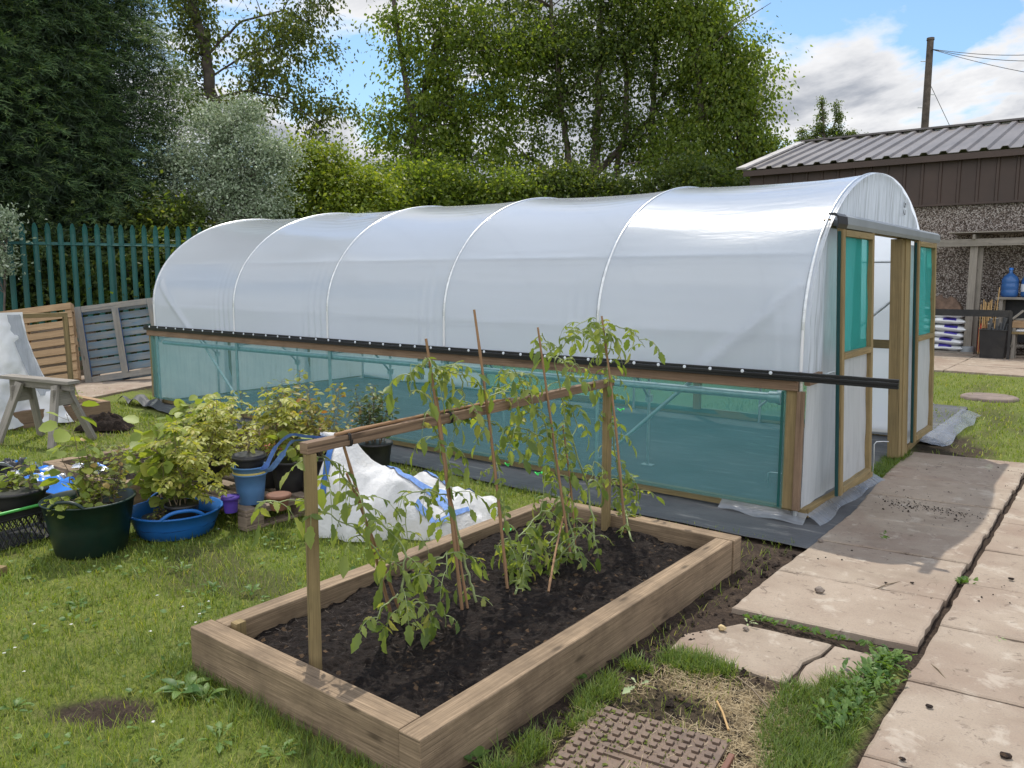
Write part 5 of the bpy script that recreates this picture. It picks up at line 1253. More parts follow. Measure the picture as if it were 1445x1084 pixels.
# fire extinguisher
ec = V((-2.72, 20.22, .06)); ex = thing('fire_extinguisher', ec, 'red fire extinguisher standing beside the lean-to post', 'fire extinguisher')
MB().lathe(ec, [(.07, 0), (.085, .02), (.088, .05), (.088, .52), (.07, .60), (.032, .645), (.03, .67)], 24).build('cylinder', M['red'], ex); MB().lathe(ec+V((0,0,.67)), [(.028, 0), (.03, .05), (.012, .06)], 14).box(ec+V((.02, -.03, .74)), (.03, .14, .02)).tube([ec+V((.03,-.02,.70)), ec+V((.11,-.05,.66)), ec+V((.11,-.06,.35))], .012, 6).build('valve', M['black'], ex)
# black bin of pipe offcuts
bn = V((-2.40, 19.45, 0)); bi = thing('storage_bin', bn, 'square black bin full of grey pipe offcuts in front of the lean-to', 'bin')
mb = MB(); T0, T1, HB = .21, .245, .60
for s, z, r in ((0, 0, T0), (0, HB, T1)): pass
ring = lambda r, z: [bn+V((a*r, b*r, z)) for a, b in ((-1,-1),(1,-1),(1,1),(-1,1))]
V_ = ring(T0, 0)+ring(T1, HB)+ring(T1+.015, HB)+ring(T1+.015, HB+.02)+ring(T1-.012, HB+.02)+ring(T0-.012, .02); F_ = []
for k in range(5): F_ += [(4*k+i, 4*k+(i+1) % 4, 4*k+4+(i+1) % 4, 4*k+4+i) for i in range(4)]
F_ += [(3,2,1,0), (20,21,22,23)]; mb.add(V_, F_).build('body', M['black'], bi, bevel=.004)
M['pipe'] = plain('grey_pipe', (.10,.105,.11), .5, .25, 9)
for i in range(15):
    a = bn+V((RNG.uniform(-.15, .15), RNG.uniform(-.12, .12), .25)); b = a+V((RNG.normal()*.12, RNG.normal()*.10, RNG.uniform(.40, .62)))
    if i == 3: b = a+V((.32, 0, .58))
    tag(MB().tube([a, b], .026, 8).build('pipe', M['pipe'], loc=a), 'grey pipe offcut sticking out of the black bin', 'pipe', 'pipe offcuts in the black bin')
# bundle of canes
for i in range(14):
    a = V((-2.76+.020*i+RNG.normal()*.01, 20.05+RNG.normal()*.04, .04)); b = a+V((RNG.normal()*.025+(.08 if i == 12 else 0), .16, 1.08+RNG.uniform(-.1, .12)+(.25 if i == 12 else 0)))
    tag(MB().tube([a, b], .011, 6).build('bamboo_cane', M['canepale'], loc=a), 'long pale cane leaning out right above the bundle behind the bin' if i == 12 else 'pale bamboo cane in the bundle leaning behind the black bin', 'bamboo cane', 'pale canes by the shed')
# workbench with bottles
tb = thing('workbench', (-1.75, 20.45, 0), 'dark workbench against the shed wall carrying blue water bottles', 'workbench')
MB().box((-1.65, 20.45, 1.245), (1.75, .55, .05)).build('top', M['greywood'], tb, bevel=.004)
for x in (-2.42, -.85):
    for y in (20.25, 20.66): MB().box((x, y, .61), (.07, .07, 1.22)).build('leg', M['greywood'], tb)
MB().box((-1.65, 20.72, .75), (1.6, .02, .95)).build('back_panel', M['black'], tb); MB().box((-1.65, 20.45, .22), (1.55, .45, .03)).build('shelf', M['greywood'], tb)
M['bottle'] = None
t = NT('blue_bottle'); b_ = t.pbsdf((.06,.17,.42), .12, spec=.5); tr_ = t.n('BsdfTransparent'); t.set(tr_.inputs[0], (.25,.5,.9)); M['bottle'] = t.done(t.mixs(.35, b_, tr_.outputs[0]))
for x, l in ((-2.30, 'blue water cooler bottle at the left end of the workbench'), (-1.93, 'blue water cooler bottle cut by the right edge of the photo')):
    c = V((x, 20.42, 1.27)); r = thing('water_bottle', c, l, 'water bottle', 'blue water bottles on the workbench')
    MB().lathe(c, [(.12, 0), (.155, .02), (.165, .05), (.165, .14), (.158, .155), (.165, .17), (.165, .28), (.158, .295), (.165, .31), (.162, .37), (.13, .44), (.07, .49), (.04, .52), (.035, .60)], 28).build('body', M['bottle'], r)
    MB().lathe(c+V((0,0,.58)), [(.042, 0), (.042, .045), (.02, .05)], 16).build('cap', M['bagblue'], r)
    if x > -2.1: MB().lathe(c+V((0,0,.12)), [(.1675, 0), (.1675, .16)], 28).build('paper_label', M['white'], r)
# pale timber chair with rags
ch = thing('wooden_stool', (-1.85, 19.55, 0), 'rough pale wooden stool piled with offcuts at the right edge', 'stool')
MB().box((-1.78, 19.6, .56), (.62, .42, .05)).build('seat', M['treated'], ch, bevel=.004); MB().box((-1.78, 19.42, .73), (.62, .03, .13)).build('apron', M['pallet'], ch, bevel=.004)
MB().box((-1.78, 19.62, .80), (.60, .40, .03)).build('shelf', M['pallet'], ch, bevel=.004)
for x in (-2.05, -1.52):
    for y in (19.44, 19.76): MB().bar((x, y, 0), (x, y, .80), .06, .06).build('leg', M['greywood'], ch, bevel=.004)
tag(MB().grid(crumple(V((-1.78, 19.60, .59)), .50, .36, .13, 0, 41, 30, 24)).build('rag', M['whitesheet'], loc=(-1.78, 19.6, .59)), 'crumpled pale plastic on the stool seat', 'rag')
for i, (a, b) in enumerate((((-2.1, 19.45, .84), (-1.92, 19.5, 1.02)), ((-1.72, 19.45, .84), (-1.86, 19.5, .98)), ((-2.05, 19.5, .83), (-1.6, 19.42, .86)))):
    tag(MB().bar(a, b, .05, .04).build('wood_offcut', M['greywood'], loc=a, bevel=.003), ('grey offcut leaning up at the left of the stool', 'grey offcut leaning up in the middle of the stool', 'grey offcut lying flat on the stool')[i], 'wood offcut')
bs = thing('barrier_strap', (-2.8, 19.2, .9), 'black barrier strap stretched across in front of the white sacks', 'barrier strap')
MB().box((-3.2, 19.2, .955), (2.2, .012, .14)).build('strap', M['black'], bs); MB().box((-4.26, 19.2, .5), (.07, .07, 1.0)).build('post', M['black'], bs); MB().box((-2.10, 19.2, .5), (.05, .05, 1.0)).build('post', M['black'], bs)
# utility pole beyond the shed
pb_ = D(1306, 180, 34); pt2 = D(1313, 57, 34)
pb_.z = 0
po = thing('utility_pole', pb_, 'tall brown wooden utility pole with climbing irons rising behind the shed', 'utility pole')
base = V((pt2.x, pt2.y, 0)); top = V((pt2.x, pt2.y, pt2.z)); po.location = base
MB().tube([base, base.lerp(top, .5), top], [.19, .165, .135], 12).tube([top, top+V((0,0,.10))], [.16, .15], 12).build('pole', M['bark'], po)
mb = MB()
for i, z in enumerate((.4, 1.9, 2.5, 3.9, 4.3, 5.4)): s = 1 if i % 2 else -1; q = V((top.x, top.y, top.z-.5-z*.9)); mb.tube([q, q+UR*s*.36], .018, 5)
mb.build('climbing_iron', M['galv'], po)
for i, (px, py, dp, sagv) in enumerate(((1600, 62, 26, .3), (1600, 72, 27, .4), (1620, 125, 24, .2))):
    e = D(px, py, dp); s0 = top+V((0,0,-.35)); MB().tube([s0.lerp(e, k/14)+V((0,0,-sagv*math.sin(pi*k/14))) for k in range(15)], .013, 5).build('cable', M['black'], po)
e = D(1346, 190, 38); MB().tube([top+V((0,0,-1.6)), e], .013, 5).build('stay_wire', M['black'], po)

# ------------------------------------------------------------------ covers, stones, weeds
def m_iron():
    t = NT('cast_iron'); o = t.pos(); n = t.noise(o, 12, 5, .65); n2 = t.noise(o, 60, 4, .7)
    c = t.ramp(n, [(.3, (.10,.072,.056)), (.7, (.175,.122,.088))]); c = t.mix(t.ramp(n2, [(.52, 0.0), (.72, .7)]), c, (.17,.11,.075)); return t.done(t.pbsdf(c, .62, t.bump(n2, .4, .004), metal=.25, spec=.4))
M['iron'] = m_iron()
c0 = P(850, 993, .01); cR = P(1030, 1046, .01); eX = (cR-c0); eX.z = 0; LX_ = eX.length; eX.normalize(); eY = V((eX.y, -eX.x, 0)); LY_ = .66
mh = thing('manhole_cover', c0+eX*LX_/2+eY*LY_/2, 'rectangular rusty iron drain cover with raised square studs beside the bed', 'manhole cover')
Rm = Matrix((eX, -eY, V((0,0,1)))).transposed()
def at_(u, v, z): return c0+eX*u+eY*v+V((0,0,z-.01))
MB().box(at_(LX_/2, LY_/2, -.004), (LX_, LY_, .026), Rm).build('plate', M['iron'], mh, bevel=.003)
st_ = MB(); nu, nv = 10, 14
for i in range(nu):
    for j in range(nv):
        u = .04+(LX_-.08)*i/(nu-1); v = .035+(LY_-.07)*j/(nv-1)
        if 3 <= i <= 7 and 6 <= j <= 8: continue
        st_.box(at_(u, v, .012), (.026, .026, .014), Rm@Matrix.Rotation(.78*0, 3, 'Z'))
so_ = st_.build('studs', M['iron'], mh, bevel=.002); so_['kind'] = 'stuff'
x0_, x1_ = LX_*.26, LX_*.80; fr_ = MB()
for a, b in (((x0_, .27), (x1_, .27)), ((x0_, .27), (x0_, .31)), ((x0_, .31), (x0_+.09, .31)), ((x1_, .27), (x1_, .46)), ((x0_+.09, .31), (x0_+.09, .46))): fr_.bar(at_(*a, .012), at_(*b, .012), .008, .010)
fr_.build('raised_border', M['iron'], mh)
n = 420; u = LX_*RNG.random(n)**1.5; v = LY_*RNG.random(n)**1.4; q_ = np.array([tuple(at_(a, b, .013)) for a, b in zip(u, v)]); lumps('drain_dirt', q_[:,0], q_[:,1], q_[:,2], np.abs(RNG.normal(size=n))*.0045+.0015, M['ground'], 'dirt crumbs caked over one corner of the iron drain cover', 'dirt')
kb = MB().bar(at_(LX_+.03, .08, -.004), at_(LX_+.03, LY_, -.004), .022, .04).build('brick_edge', M['brownpot'], mh, bevel=.004)
rc = P(1396, 562, 0); rm = thing('manhole_cover', rc, 'round reddish concrete drain cover sunk in the far right lawn', 'manhole cover'); 
M['pinkcon'] = plain('pink_concrete', (.20,.155,.13), .9, .3, 6, bumps=.4)
MB().lathe(rc, [(.36, -.03), (.36, .02), (.33, .035), (.30, .03), (.001, .03)], 40).build('plate', M['pinkcon'], rm)
M['stone'] = plain('grey_brown_stone', (.22,.18,.15), .9, .4, 12, bumps=.5); M['woodchip'] = plain('split_wood', (.50,.38,.20), .8, .2, 10)
def stone(p, r, label, mat='stone', flat=.7, cat='stone', name='stone'):
    T = nrmz(RNG.normal(size=(40, 3))); bm = __import__('bmesh').new()
    for v in T: bm.verts.new(tuple(Vector(v*r*RNG.uniform(.85, 1.1))*1.0*1))
    __import__('bmesh').ops.convex_hull(bm, input=bm.verts); me = bpy.data.meshes.new(name); bm.to_mesh(me); bm.free()
    me.materials.append(M[mat]); me.transform(Matrix.Translation(Vector(p)+V((0,0,r*flat*.8)))@Matrix.Diagonal((1.15, .9, flat, 1)))
    return tag(link(name, me, loc=p), label, cat, 'loose stones and bits on the path')
for px, py, r, l, m, n_ in ((1156, 836, .030, 'grey stone standing on the slab near the black sheet corner', 'stone', 'stone'), (1019, 889, .026, 'yellow wood chip on the sunken broken slab', 'woodchip', 'wood_chip'), (1052, 889, .016, 'small dark stone beside the wood chip', 'stone', 'stone'),
    (1427, 818, .026, 'dark stone at the right edge of the path', 'clod', 'stone'), (1158, 765, .022, 'small stone on the corner of the black ground sheet', 'stone', 'stone'), (1250, 823, .014, 'dark pebble in the middle of a slab', 'clod', 'stone'), (1287, 823, .017, 'flat dark pebble right of another in the middle of a slab', 'clod', 'stone'),
    (1311, 998, .022, 'flat brown clod on the lowest slab row', 'clod', 'stone'), (1418, 1068, .034, 'flat brown clod at the bottom right corner', 'clod', 'stone'), (1273, 1072, .018, 'small brown clod at the bottom edge of the path', 'clod', 'stone')):
    r *= .8 if m != 'clod' else .6; stone(P(px, py, .0 if py in (889,) else .02), r, l, m, .45 if m == 'clod' else .75, 'wood chip' if n_ == 'wood_chip' else 'stone', n_)
def stick(a, b, r, label, mat='woodystem'): a, b = P(*a, .012), P(*b, .012); return tag(MB().tube([a, a.lerp(b, .5)+V((0,0,.012)), b], r, 5).build('twig', M[mat], loc=a), label, 'twig')
stick((1040, 955), (1085, 1000), .004, 'grey twig lying beside the sunken broken slab'); stick((1012, 990), (1028, 1030), .005, 'pale dry stalk on the straw beside the drain cover', 'canepale'); stick((1308, 933), (1340, 965), .003, 'thin curved twig on the right hand slabs'); stick((1225, 836), (1275, 820), .003, 'thin straight twig across a slab joint')
M['weed'] = leafmat('weed_leaf', (.06,.13,.03), (.15,.24,.055), trans=.35); M['paleweed'] = leafmat('wilted_leaf', (.25,.32,.16), (.38,.45,.24), trans=.3)
def weed(p, n, size, label, mat='weed', kind='leaf', flat=.35, name='weed', cat='weed', group='weeds in the lawn and path'):
    a = np.arange(n)*2.4+RNG.normal(size=n)*.3; L = Leaves(); pos = np.tile(np.array(tuple(p)), (n, 1))+np.stack([np.cos(a)*size*.12, np.sin(a)*size*.12, np.full(n, .004)], -1)
    el = RNG.uniform(flat*.4, flat*1.8, n); L.add(kind, pos, np.stack([np.cos(a), np.sin(a), el], -1), np.stack([-np.cos(a)*el, -np.sin(a)*el, np.ones(n)], -1)+RNG.normal(size=(n, 3))*.25, size*.62*RNG.uniform(.5, 1.15, n))
    return tag(L.build(name, M[mat], loc=p, smooth=True), label, cat, group)
for px, py, n, s, l, k in ((258, 975, 16, .16, 'large dock weed growing against the near left corner of the raised bed', 'leaf'), (290, 985, 10, .12, 'second dock weed hard against the raised bed front', 'leaf'), (310, 1045, 9, .15, 'dandelion rosette in the lawn below the bed front', 'lobed'), (395, 1065, 9, .14, 'dandelion rosette close under the bed front', 'lobed'),
    (20, 1000, 7, .10, 'small broad weed in the lawn at the left edge', 'leaf'), (235, 1065, 8, .11, 'dandelion rosette near the bottom of the lawn', 'lobed'), (255, 805, 10, .12, 'dandelion rosette in the lawn before the blue trug', 'lobed'), (300, 830, 10, .10, 'flat weed patch in the lawn left of the trellis post', 'leaf'), (110, 855, 8, .10, 'plantain rosette in the lawn below the green tub', 'leaf'), (355, 835, 8, .09, 'broad weed by the left sleeper of the bed', 'leaf'),
    (670, 1072, 10, .09, 'small weed at the foot of the bed beside the drain cover', 'round'), (810, 955, 12, .09, 'creeping weed between the bed and the drain cover', 'round'), (1182, 1005, 8, .08, 'broad weed beside the broken slab corner', 'leaf'), (1215, 1000, 8, .07, 'broad weed under the green clump by the path', 'leaf')):
    weed(P(px, py, 0), n, s, l, kind={'leaf': 'dock', 'lobed': 'rosette'}.get(k, k))
for px, py, s, l in ((900, 968, .13, 'pale wilted dandelion lying beside the drain cover'), (1055, 880, .07, 'pale wilted leaf on the sunken slab joint'), (1180, 950, .08, 'pale wilted leaf on the broken slab'), (1410, 903, .05, 'torn green leaf on the right hand slabs'), (575, 1100, .1, 'limp weed at the bed corner')):
    weed(P(px, py, .012), 4, s, l, 'paleweed', 'rosette', .12)
# green clump between the slabs, too many leaves to count
n = 600; L = Leaves(); x = RNG.normal(size=n)*.055; y = RNG.uniform(-.42, .40, n); px_c = -.765+.06*y+x*.75-.02; py_c = 3.38+y; a = RNG.uniform(0, 2*pi, n); el = RNG.uniform(.3, 1.4, n)
L.add('leaf', np.stack([px_c, py_c, RNG.uniform(0, .03, n)], -1), np.stack([np.cos(a), np.sin(a), el], -1), np.stack([-np.cos(a)*el, -np.sin(a)*el, np.ones(n)], -1), RNG.uniform(.02, .05, n))
n = 90; x = RNG.uniform(-1.45, -.85, n); y = 3.77+.06*(x+1.5)+RNG.normal(size=n)*.012; a = RNG.uniform(0, 2*pi, n)
L.add('leaf', np.stack([x, y, np.full(n, .0)], -1), np.stack([np.cos(a), np.sin(a), np.full(n, .9)], -1), RNG.normal(size=(n,3))*.3+np.array([0,0,1.]), RNG.uniform(.02, .045, n))
for px, py in ((1362, 822), (1250, 760)):
    q = P(px, py, .0); n = 40; a = RNG.uniform(0, 2*pi, n); L.add('leaf', np.tile(np.array(tuple(q)), (n,1))+RNG.normal(size=(n,3))*np.array([.018,.035,.004]), np.stack([np.cos(a), np.sin(a), np.full(n, 1.0)], -1), RNG.normal(size=(n,3))*.3+np.array([0,0,1.]), RNG.uniform(.02, .045, n))
tag(L.build('ground_weeds', M['weed'], loc=(0,0,0)), 'mat of green weeds crowding the joint between the slabs', 'weeds', kind='stuff')
# clover flowers and small leaves dotted through the lawn
n = 2600; x = RNG.uniform(-7.5, -1.9, n); y = RNG.uniform(.9, 5.0, n); k = (fbm(x*2.5, y*2.5, 141, 3) > .50) & ~hidden(x, y) & (soilmask(x, y) < .3) & inview(x, y); x, y = x[k], y[k]; n = len(x); a = RNG.uniform(0, 2*pi, n); L = Leaves()
L.add('round', np.stack([x, y, gz(x, y)+RNG.uniform(.012, .035, n)], -1), np.stack([np.cos(a), np.sin(a), RNG.uniform(-.1, .5, n)], -1), RNG.normal(size=(n,3))*.3+np.array([0,0,1.]), RNG.uniform(.015, .034, n))
tag(L.build('clover', M['weed'], loc=(0,0,0)), 'clover leaves scattered through the lawn', 'clover', kind='stuff')

n = 160; x = RNG.uniform(-7, -2.0, n); y = RNG.uniform(1.0, 4.6, n); k = (fbm(x*2+9, y*2, 151, 2) > .48) & ~hidden(x, y) & (soilmask(x, y) < .3); x, y = x[k], y[k]; n = len(x); L = Leaves()
for r_ in range(7):
    a = r_*2*pi/7+RNG.normal(size=n)*.2; L.add('leaf', np.stack([x, y, gz(x, y)+.042], -1), np.stack([np.cos(a), np.sin(a), np.full(n, .25)], -1), np.tile([0,0,1.], (n,1)), RNG.uniform(.006, .010, n))
M['petal'] = leafmat('white_petal', (.70,.70,.66), (.80,.80,.78), trans=.3, tr_tint=(1,1,1))
tag(L.build('daisies', M['petal'], loc=(0,0,0)), 'tiny white daisies dotted in the lawn', 'daisies', kind='stuff')
# ------------------------------------------------------------------ trees and shrubs
M['lf_green'] = leafmat('tree_leaf', (.085,.14,.024), (.22,.285,.052), (.32,.34,.08), trans=.62, odd=.12)
M['lf_lime'] = leafmat('lime_leaf', (.11,.17,.02), (.27,.33,.045), (.36,.37,.06), trans=.48, odd=.15)
M['lf_dark'] = leafmat('dark_leaf', (.050,.088,.022), (.140,.185,.042), (.22,.23,.06), trans=.54, odd=.1)
M['lf_olive'] = leafmat('olive_leaf', (.060,.090,.024), (.150,.185,.045), (.26,.25,.08), trans=.48, odd=.1)
M['lf_silver'] = leafmat('silver_leaf', (.20,.27,.16), (.42,.49,.34), (.62,.67,.55), trans=.25, odd=.35, tr_tint=(1, 1, .8))
M['lf_conifer'] = leafmat('conifer_spray', (.05,.105,.040), (.14,.215,.078), (.28,.33,.12), trans=.36, odd=.08)
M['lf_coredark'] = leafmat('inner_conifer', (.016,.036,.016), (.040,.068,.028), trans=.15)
def Wd(px, py, depth): return np.array(tuple(D(px, py, depth)))
UPW = np.array([0,0,1.]); URn = np.array(tuple(UR)); FHn = np.array(tuple(FH))
def tree(name, label, cat, depth, trunks, blobs, ncl, per, lsize, mat, crad=.55, kind='rhomb', droop=.5, bark='bark', group=None, limbs=60, thin=.0, deep=.8, seed=1, weep=0.0, loose=1.0):
    "trunks: lists of (px,py,radius px); blobs: (px,py,rx,ry) outlines of the crown at the tree's distance"
    ncl = int(ncl*1.35); per = int(per*1.2); lsize *= .9; thin = max(0, thin-.05)
    s = depth/CF; base = Wd(trunks[0][0][0], trunks[0][0][1], depth); base[2] = 0
    root = thing(name, base, label, cat, group); tb = MB(); tpts = []
    for tr_ in trunks:
        p = [Vector(Wd(a, b, depth+RNG.normal()*.15)) for a, b, r in tr_]; r = [c*s*.55 for a, b, c in tr_]
        if p[0].z > .2 and tr_ is trunks[0]: p = [Vector((p[0].x, p[0].y, 0))]+p; r = [r[0]*1.15]+r
        fine, fr = [], []
        for i in range(len(p)-1):
            for k in range(6): fine.append(p[i].lerp(p[i+1], k/6)+Vector(RNG.normal(size=3))*r[i]*.18); fr.append(r[i]+(r[i+1]-r[i])*k/6)
        fine.append(p[-1]); fr.append(r[-1]); tb.tube(fine, fr, 8, caps=False); tpts += [(np.array(tuple(q)), rr) for q, rr in zip(fine, fr)]
    area = np.array([b[2]*b[3] for b in blobs], float); area /= area.sum(); C = []
    while len(C) < ncl:
        b = blobs[RNG.choice(len(blobs), p=area)]; v = RNG.normal(size=3); v /= np.linalg.norm(v); v *= RNG.random()**(1/2.4)
        px, py = b[0]+v[0]*b[2], b[1]+v[1]*b[3]; q = Wd(px, py, depth)+FHn*v[2]*b[2]*s*deep
        if thin and float(fbm(px*.018+seed, py*.018+v[2], seed, 3)) < thin: continue
        C.append(q)
    C = np.array(C); T = np.array([t[0] for t in tpts]); TR = np.array([t[1] for t in tpts])
    for c in C[:limbs]:
        d = np.linalg.norm(T-c, axis=1)+np.where(T[:,2] > c[2]-.2, 2.5, 0); i = int(d.argmin()); a = Vector(T[i]); b = Vector(c); mid = a.lerp(b, .5)+Vector((0,0,.12*(b-a).length))+Vector(RNG.normal(size=3))*.12*(b-a).length*.5
        r0 = min(TR[i]*.55, .012+.012*(b-a).length); n = 8; pts = [a.lerp(mid, t).lerp(mid.lerp(b, t), t) for t in [k/n for k in range(n+1)]]
        tb.tube(pts, [r0*(1-.8*k/n) for k in range(n+1)], 5, caps=False)
        for k in (4, 6): 
            e = pts[k]+Vector(RNG.normal(size=3))*crad*.8; tb.tube([pts[k], pts[k].lerp(e, .5)+Vector((0,0,.05)), e], [r0*.35, r0*.22, .004], 4, caps=False)
    tb.build('trunk', M[bark], root)
    n = ncl*per; ci = np.repeat(np.arange(ncl), per); rad = crad*RNG.uniform(.55, 1.35, ncl)[ci]
    off = RNG.normal(size=(n, 3))*rad[:,None]*np.array([.62,.62,.45])
    if weep: off[:,2] -= np.abs(RNG.normal(size=n))*weep
    # leaves hang in small sprays: snap them to twig lines
    tw = rdir(ncl*7)[(ci*7+RNG.integers(0, 7, n))]; t = np.abs(RNG.normal(size=n))*rad
    tw = tw*np.array([1,1,.55])+np.array([0,0,-.25*weep]); pos = C[ci]+tw*t[:,None]*1.15+RNG.normal(size=(n,3))*lsize*.8*loose; k2 = RNG.random(n) < .30; pos[k2] = (C[ci]+off)[k2]
    ax = tw+RNG.normal(size=(n,3))*.6+np.array([0,0,-droop]); nr = RNG.normal(size=(n,3))*.7+np.array([0,0,.8])
    L = Leaves(); L.add(kind, pos, ax, nr, lsize*RNG.uniform(.6, 1.3, n)); L.build('crown', M[mat], root)
    return root
# ---- tall conifer on the left: sprays of narrow leaflets on drooping boughs
def conifer():
    dep = 19.5; s = dep/CF; bx = Wd(-30, 391, dep); bx[2] = 0; root = thing('conifer', bx, 'huge dark green conifer with drooping feathery boughs filling the left side', 'conifer')
    H = 17.0; MB().tube([Vector(bx), Vector(bx)+V((0,0,H*.6)), Vector(bx)+V((.1,0,H))], [.38, .22, .04], 10).build('trunk', M['bark'], root)
    L = Leaves(); core = Leaves(); nb = 8500; P_, A_, N_, S_ = [], [], [], []
    def R_(z): 
        return 5.45*(1-((max(0, z-1))/H)**2.0)**.8*(1.0 if z > 1.6 else .86)
    for b in range(nb):
        z = RNG.uniform(.9, 11.2); a = RNG.uniform(0, 2*pi); layer = RNG.random(); out_ = np.array([math.cos(a), math.sin(a), 0])
        if out_@FHn > .55: continue
        rr = R_(z)*(.80+.24*layer+.12*(float(fbm(a*3.0, z*.9, 151, 3))-.5)*2); tip = bx+out_*rr+np.array([0,0,z]); nseg = 7; ln = RNG.uniform(.55, 1.0)
        d = out_*.9+np.array([0,0,.35])+RNG.normal(size=3)*.25; d /= np.linalg.norm(d); p = tip-out_*ln*.85; side = np.cross(d, UPW); side /= np.linalg.norm(side)
        for k in range(nseg):
            d = d+np.array([0,0,-.13]); d /= np.linalg.norm(d); p = p+d*ln/nseg; f = k/nseg
            w_ = .30*(math.sin(pi*(f*.8+.18)))*ln
            for sg in (-1, 1):
                for q in range(2):
                    P_.append(p+RNG.normal(size=3)*.02); A_.append(d*.9+side*sg*.8+RNG.normal(size=3)*.25+np.array([0,0,-.15])); N_.append(np.cross(d, side)+RNG.normal(size=3)*.35); S_.append(w_*RNG.uniform(.55, 1.1))
            P_.append(p); A_.append(d+RNG.normal(size=3)*.15); N_.append(np.cross(d, side)); S_.append(.17*ln)
    P_, A_, N_, S_ = map(np.array, (P_, A_, N_, S_))
    # each leaflet is a narrow blade split in three
    for da in (0,): L.add('needle', P_+RNG.normal(size=P_.shape)*.02, A_+RNG.normal(size=A_.shape)*.20+np.cross(A_, N_)*da*.5, N_, S_*RNG.uniform(.7, 1.0, len(S_)))
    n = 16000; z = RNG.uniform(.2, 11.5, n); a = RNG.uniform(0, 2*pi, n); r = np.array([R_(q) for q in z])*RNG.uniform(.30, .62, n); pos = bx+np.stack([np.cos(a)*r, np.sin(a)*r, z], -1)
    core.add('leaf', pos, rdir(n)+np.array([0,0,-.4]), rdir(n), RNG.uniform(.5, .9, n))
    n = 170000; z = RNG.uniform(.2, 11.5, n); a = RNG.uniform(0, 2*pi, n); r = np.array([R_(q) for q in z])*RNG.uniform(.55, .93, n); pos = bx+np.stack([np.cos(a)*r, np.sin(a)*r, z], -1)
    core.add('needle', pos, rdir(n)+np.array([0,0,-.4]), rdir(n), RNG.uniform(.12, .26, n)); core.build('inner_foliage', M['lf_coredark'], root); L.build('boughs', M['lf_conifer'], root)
conifer()
tree('deciduous_tree', 'tall thin leaved tree leaning over right of the conifer with its bare trunk showing', 'tree', 25, [[(310, 330, 18), (303, 150, 15), (290, 80, 13), (275, 20, 11), (255, -60, 8)], [(302, 140, 4), (350, 128, 3), (405, 140, 2.2), (450, 175, 1.5)], [(290, 80, 4), (340, 30, 3), (400, 15, 2), (450, 40, 1.2)], [(296, 110, 3), (350, 75, 2), (420, 62, 1.5), (480, 62, 1)]],
     [(330, 20, 70, 70), (395, 60, 80, 62), (375, 125, 75, 50), (430, 40, 55, 45), (445, 165, 45, 38), (480, 150, 35, 25), (300, -40, 90, 60), (440, -40, 60, 45), (350, 170, 50, 30), (262, 50, 45, 75), (268, 130, 34, 60), (250, -20, 50, 60)], 190, 52, .15, 'lf_olive', .55, droop=1.0, seed=3, thin=.40, limbs=110)
tree('deciduous_tree', 'slender tree with a straight grey trunk and pale hanging leaves in the middle distance', 'tree', 27, [[(596, 380, 14), (590, 265, 12), (583, 170, 9), (568, 90, 7), (556, 0, 6), (550, -80, 4)], [(586, 190, 5), (600, 110, 4), (615, 50, 2.5)]],
     [(590, 60, 70, 60), (640, 110, 85, 80), (665, 40, 80, 70), (620, 190, 85, 70), (560, 150, 45, 50), (550, 60, 40, 45), (690, 180, 55, 70), (575, 220, 60, 40), (600, -50, 90, 50), (545, 235, 35, 30), (660, 240, 80, 35), (720, 50, 55, 60), (715, 120, 45, 60)], 300, 62, .165, 'lf_green', .60, droop=.9, seed=8, thin=.36, limbs=120, weep=.15)
tree('deciduous_tree', 'dark many stemmed tree with low forking trunks behind the middle of the tunnel', 'tree', 28, [[(845, 380, 20), (838, 250, 15), (843, 180, 11), (845, 100, 8), (850, 0, 6)], [(838, 250, 9), (880, 205, 8), (915, 170, 6), (945, 120, 4)], [(815, 265, 10), (800, 215, 8), (792, 140, 8), (780, 60, 6), (775, -40, 4)], [(815, 265, 9), (765, 235, 7), (735, 215, 5)], [(930, 260, 8), (920, 170, 8), (925, 90, 6), (930, 0, 4)], [(868, 250, 7), (885, 170, 8), (880, 60, 5)]],
     [(790, 60, 85, 75), (860, 40, 85, 70), (830, 110, 100, 70), (920, 90, 85, 80), (770, 150, 50, 45), (880, 170, 80, 45), (940, 190, 70, 55), (740, 100, 45, 60), (830, -40, 140, 55), (960, 130, 55, 70), (720, 210, 40, 35), (730, 10, 60, 60), (900, 20, 80, 70), (800, 215, 60, 30), (890, 225, 60, 25)], 360, 62, .165, 'lf_dark', .62, droop=.7, seed=11, thin=.37, limbs=150, bark='barkpale')
tree('birch_tree', 'rounded light green tree with drooping outer twigs left of the shed roof', 'tree', 26.5, [[(985, 380, 14), (985, 270, 11), (990, 190, 9), (985, 90, 7), (975, 0, 5)], [(1040, 330, 9), (1038, 250, 7), (1045, 150, 4)], [(985, 225, 5), (930, 226, 4), (880, 232, 2)]],
     [(985, 60, 60, 60), (1010, 110, 65, 65), (1040, 150, 52, 60), (1000, 190, 80, 60), (1065, 205, 36, 42), (1050, 105, 40, 50), (960, 10, 60, 55), (1000, 20, 45, 40), (960, 220, 70, 40), (1040, 235, 45, 30), (940, -45, 80, 45)], 330, 66, .15, 'lf_green', .55, droop=1.1, seed=15, thin=.34, limbs=110, weep=.45)
tree('lime_shrub', 'bright yellow green bush between the silver tree and the slender trunk', 'bush', 21, [[(470, 380, 5), (470, 300, 4), (465, 230, 2)]], [(455, 235, 48, 40), (500, 265, 55, 32), (430, 262, 40, 35), (470, 290, 90, 28), (410, 215, 25, 22)], 170, 60, .125, 'lf_lime', .36, seed=21, limbs=40, thin=.3)
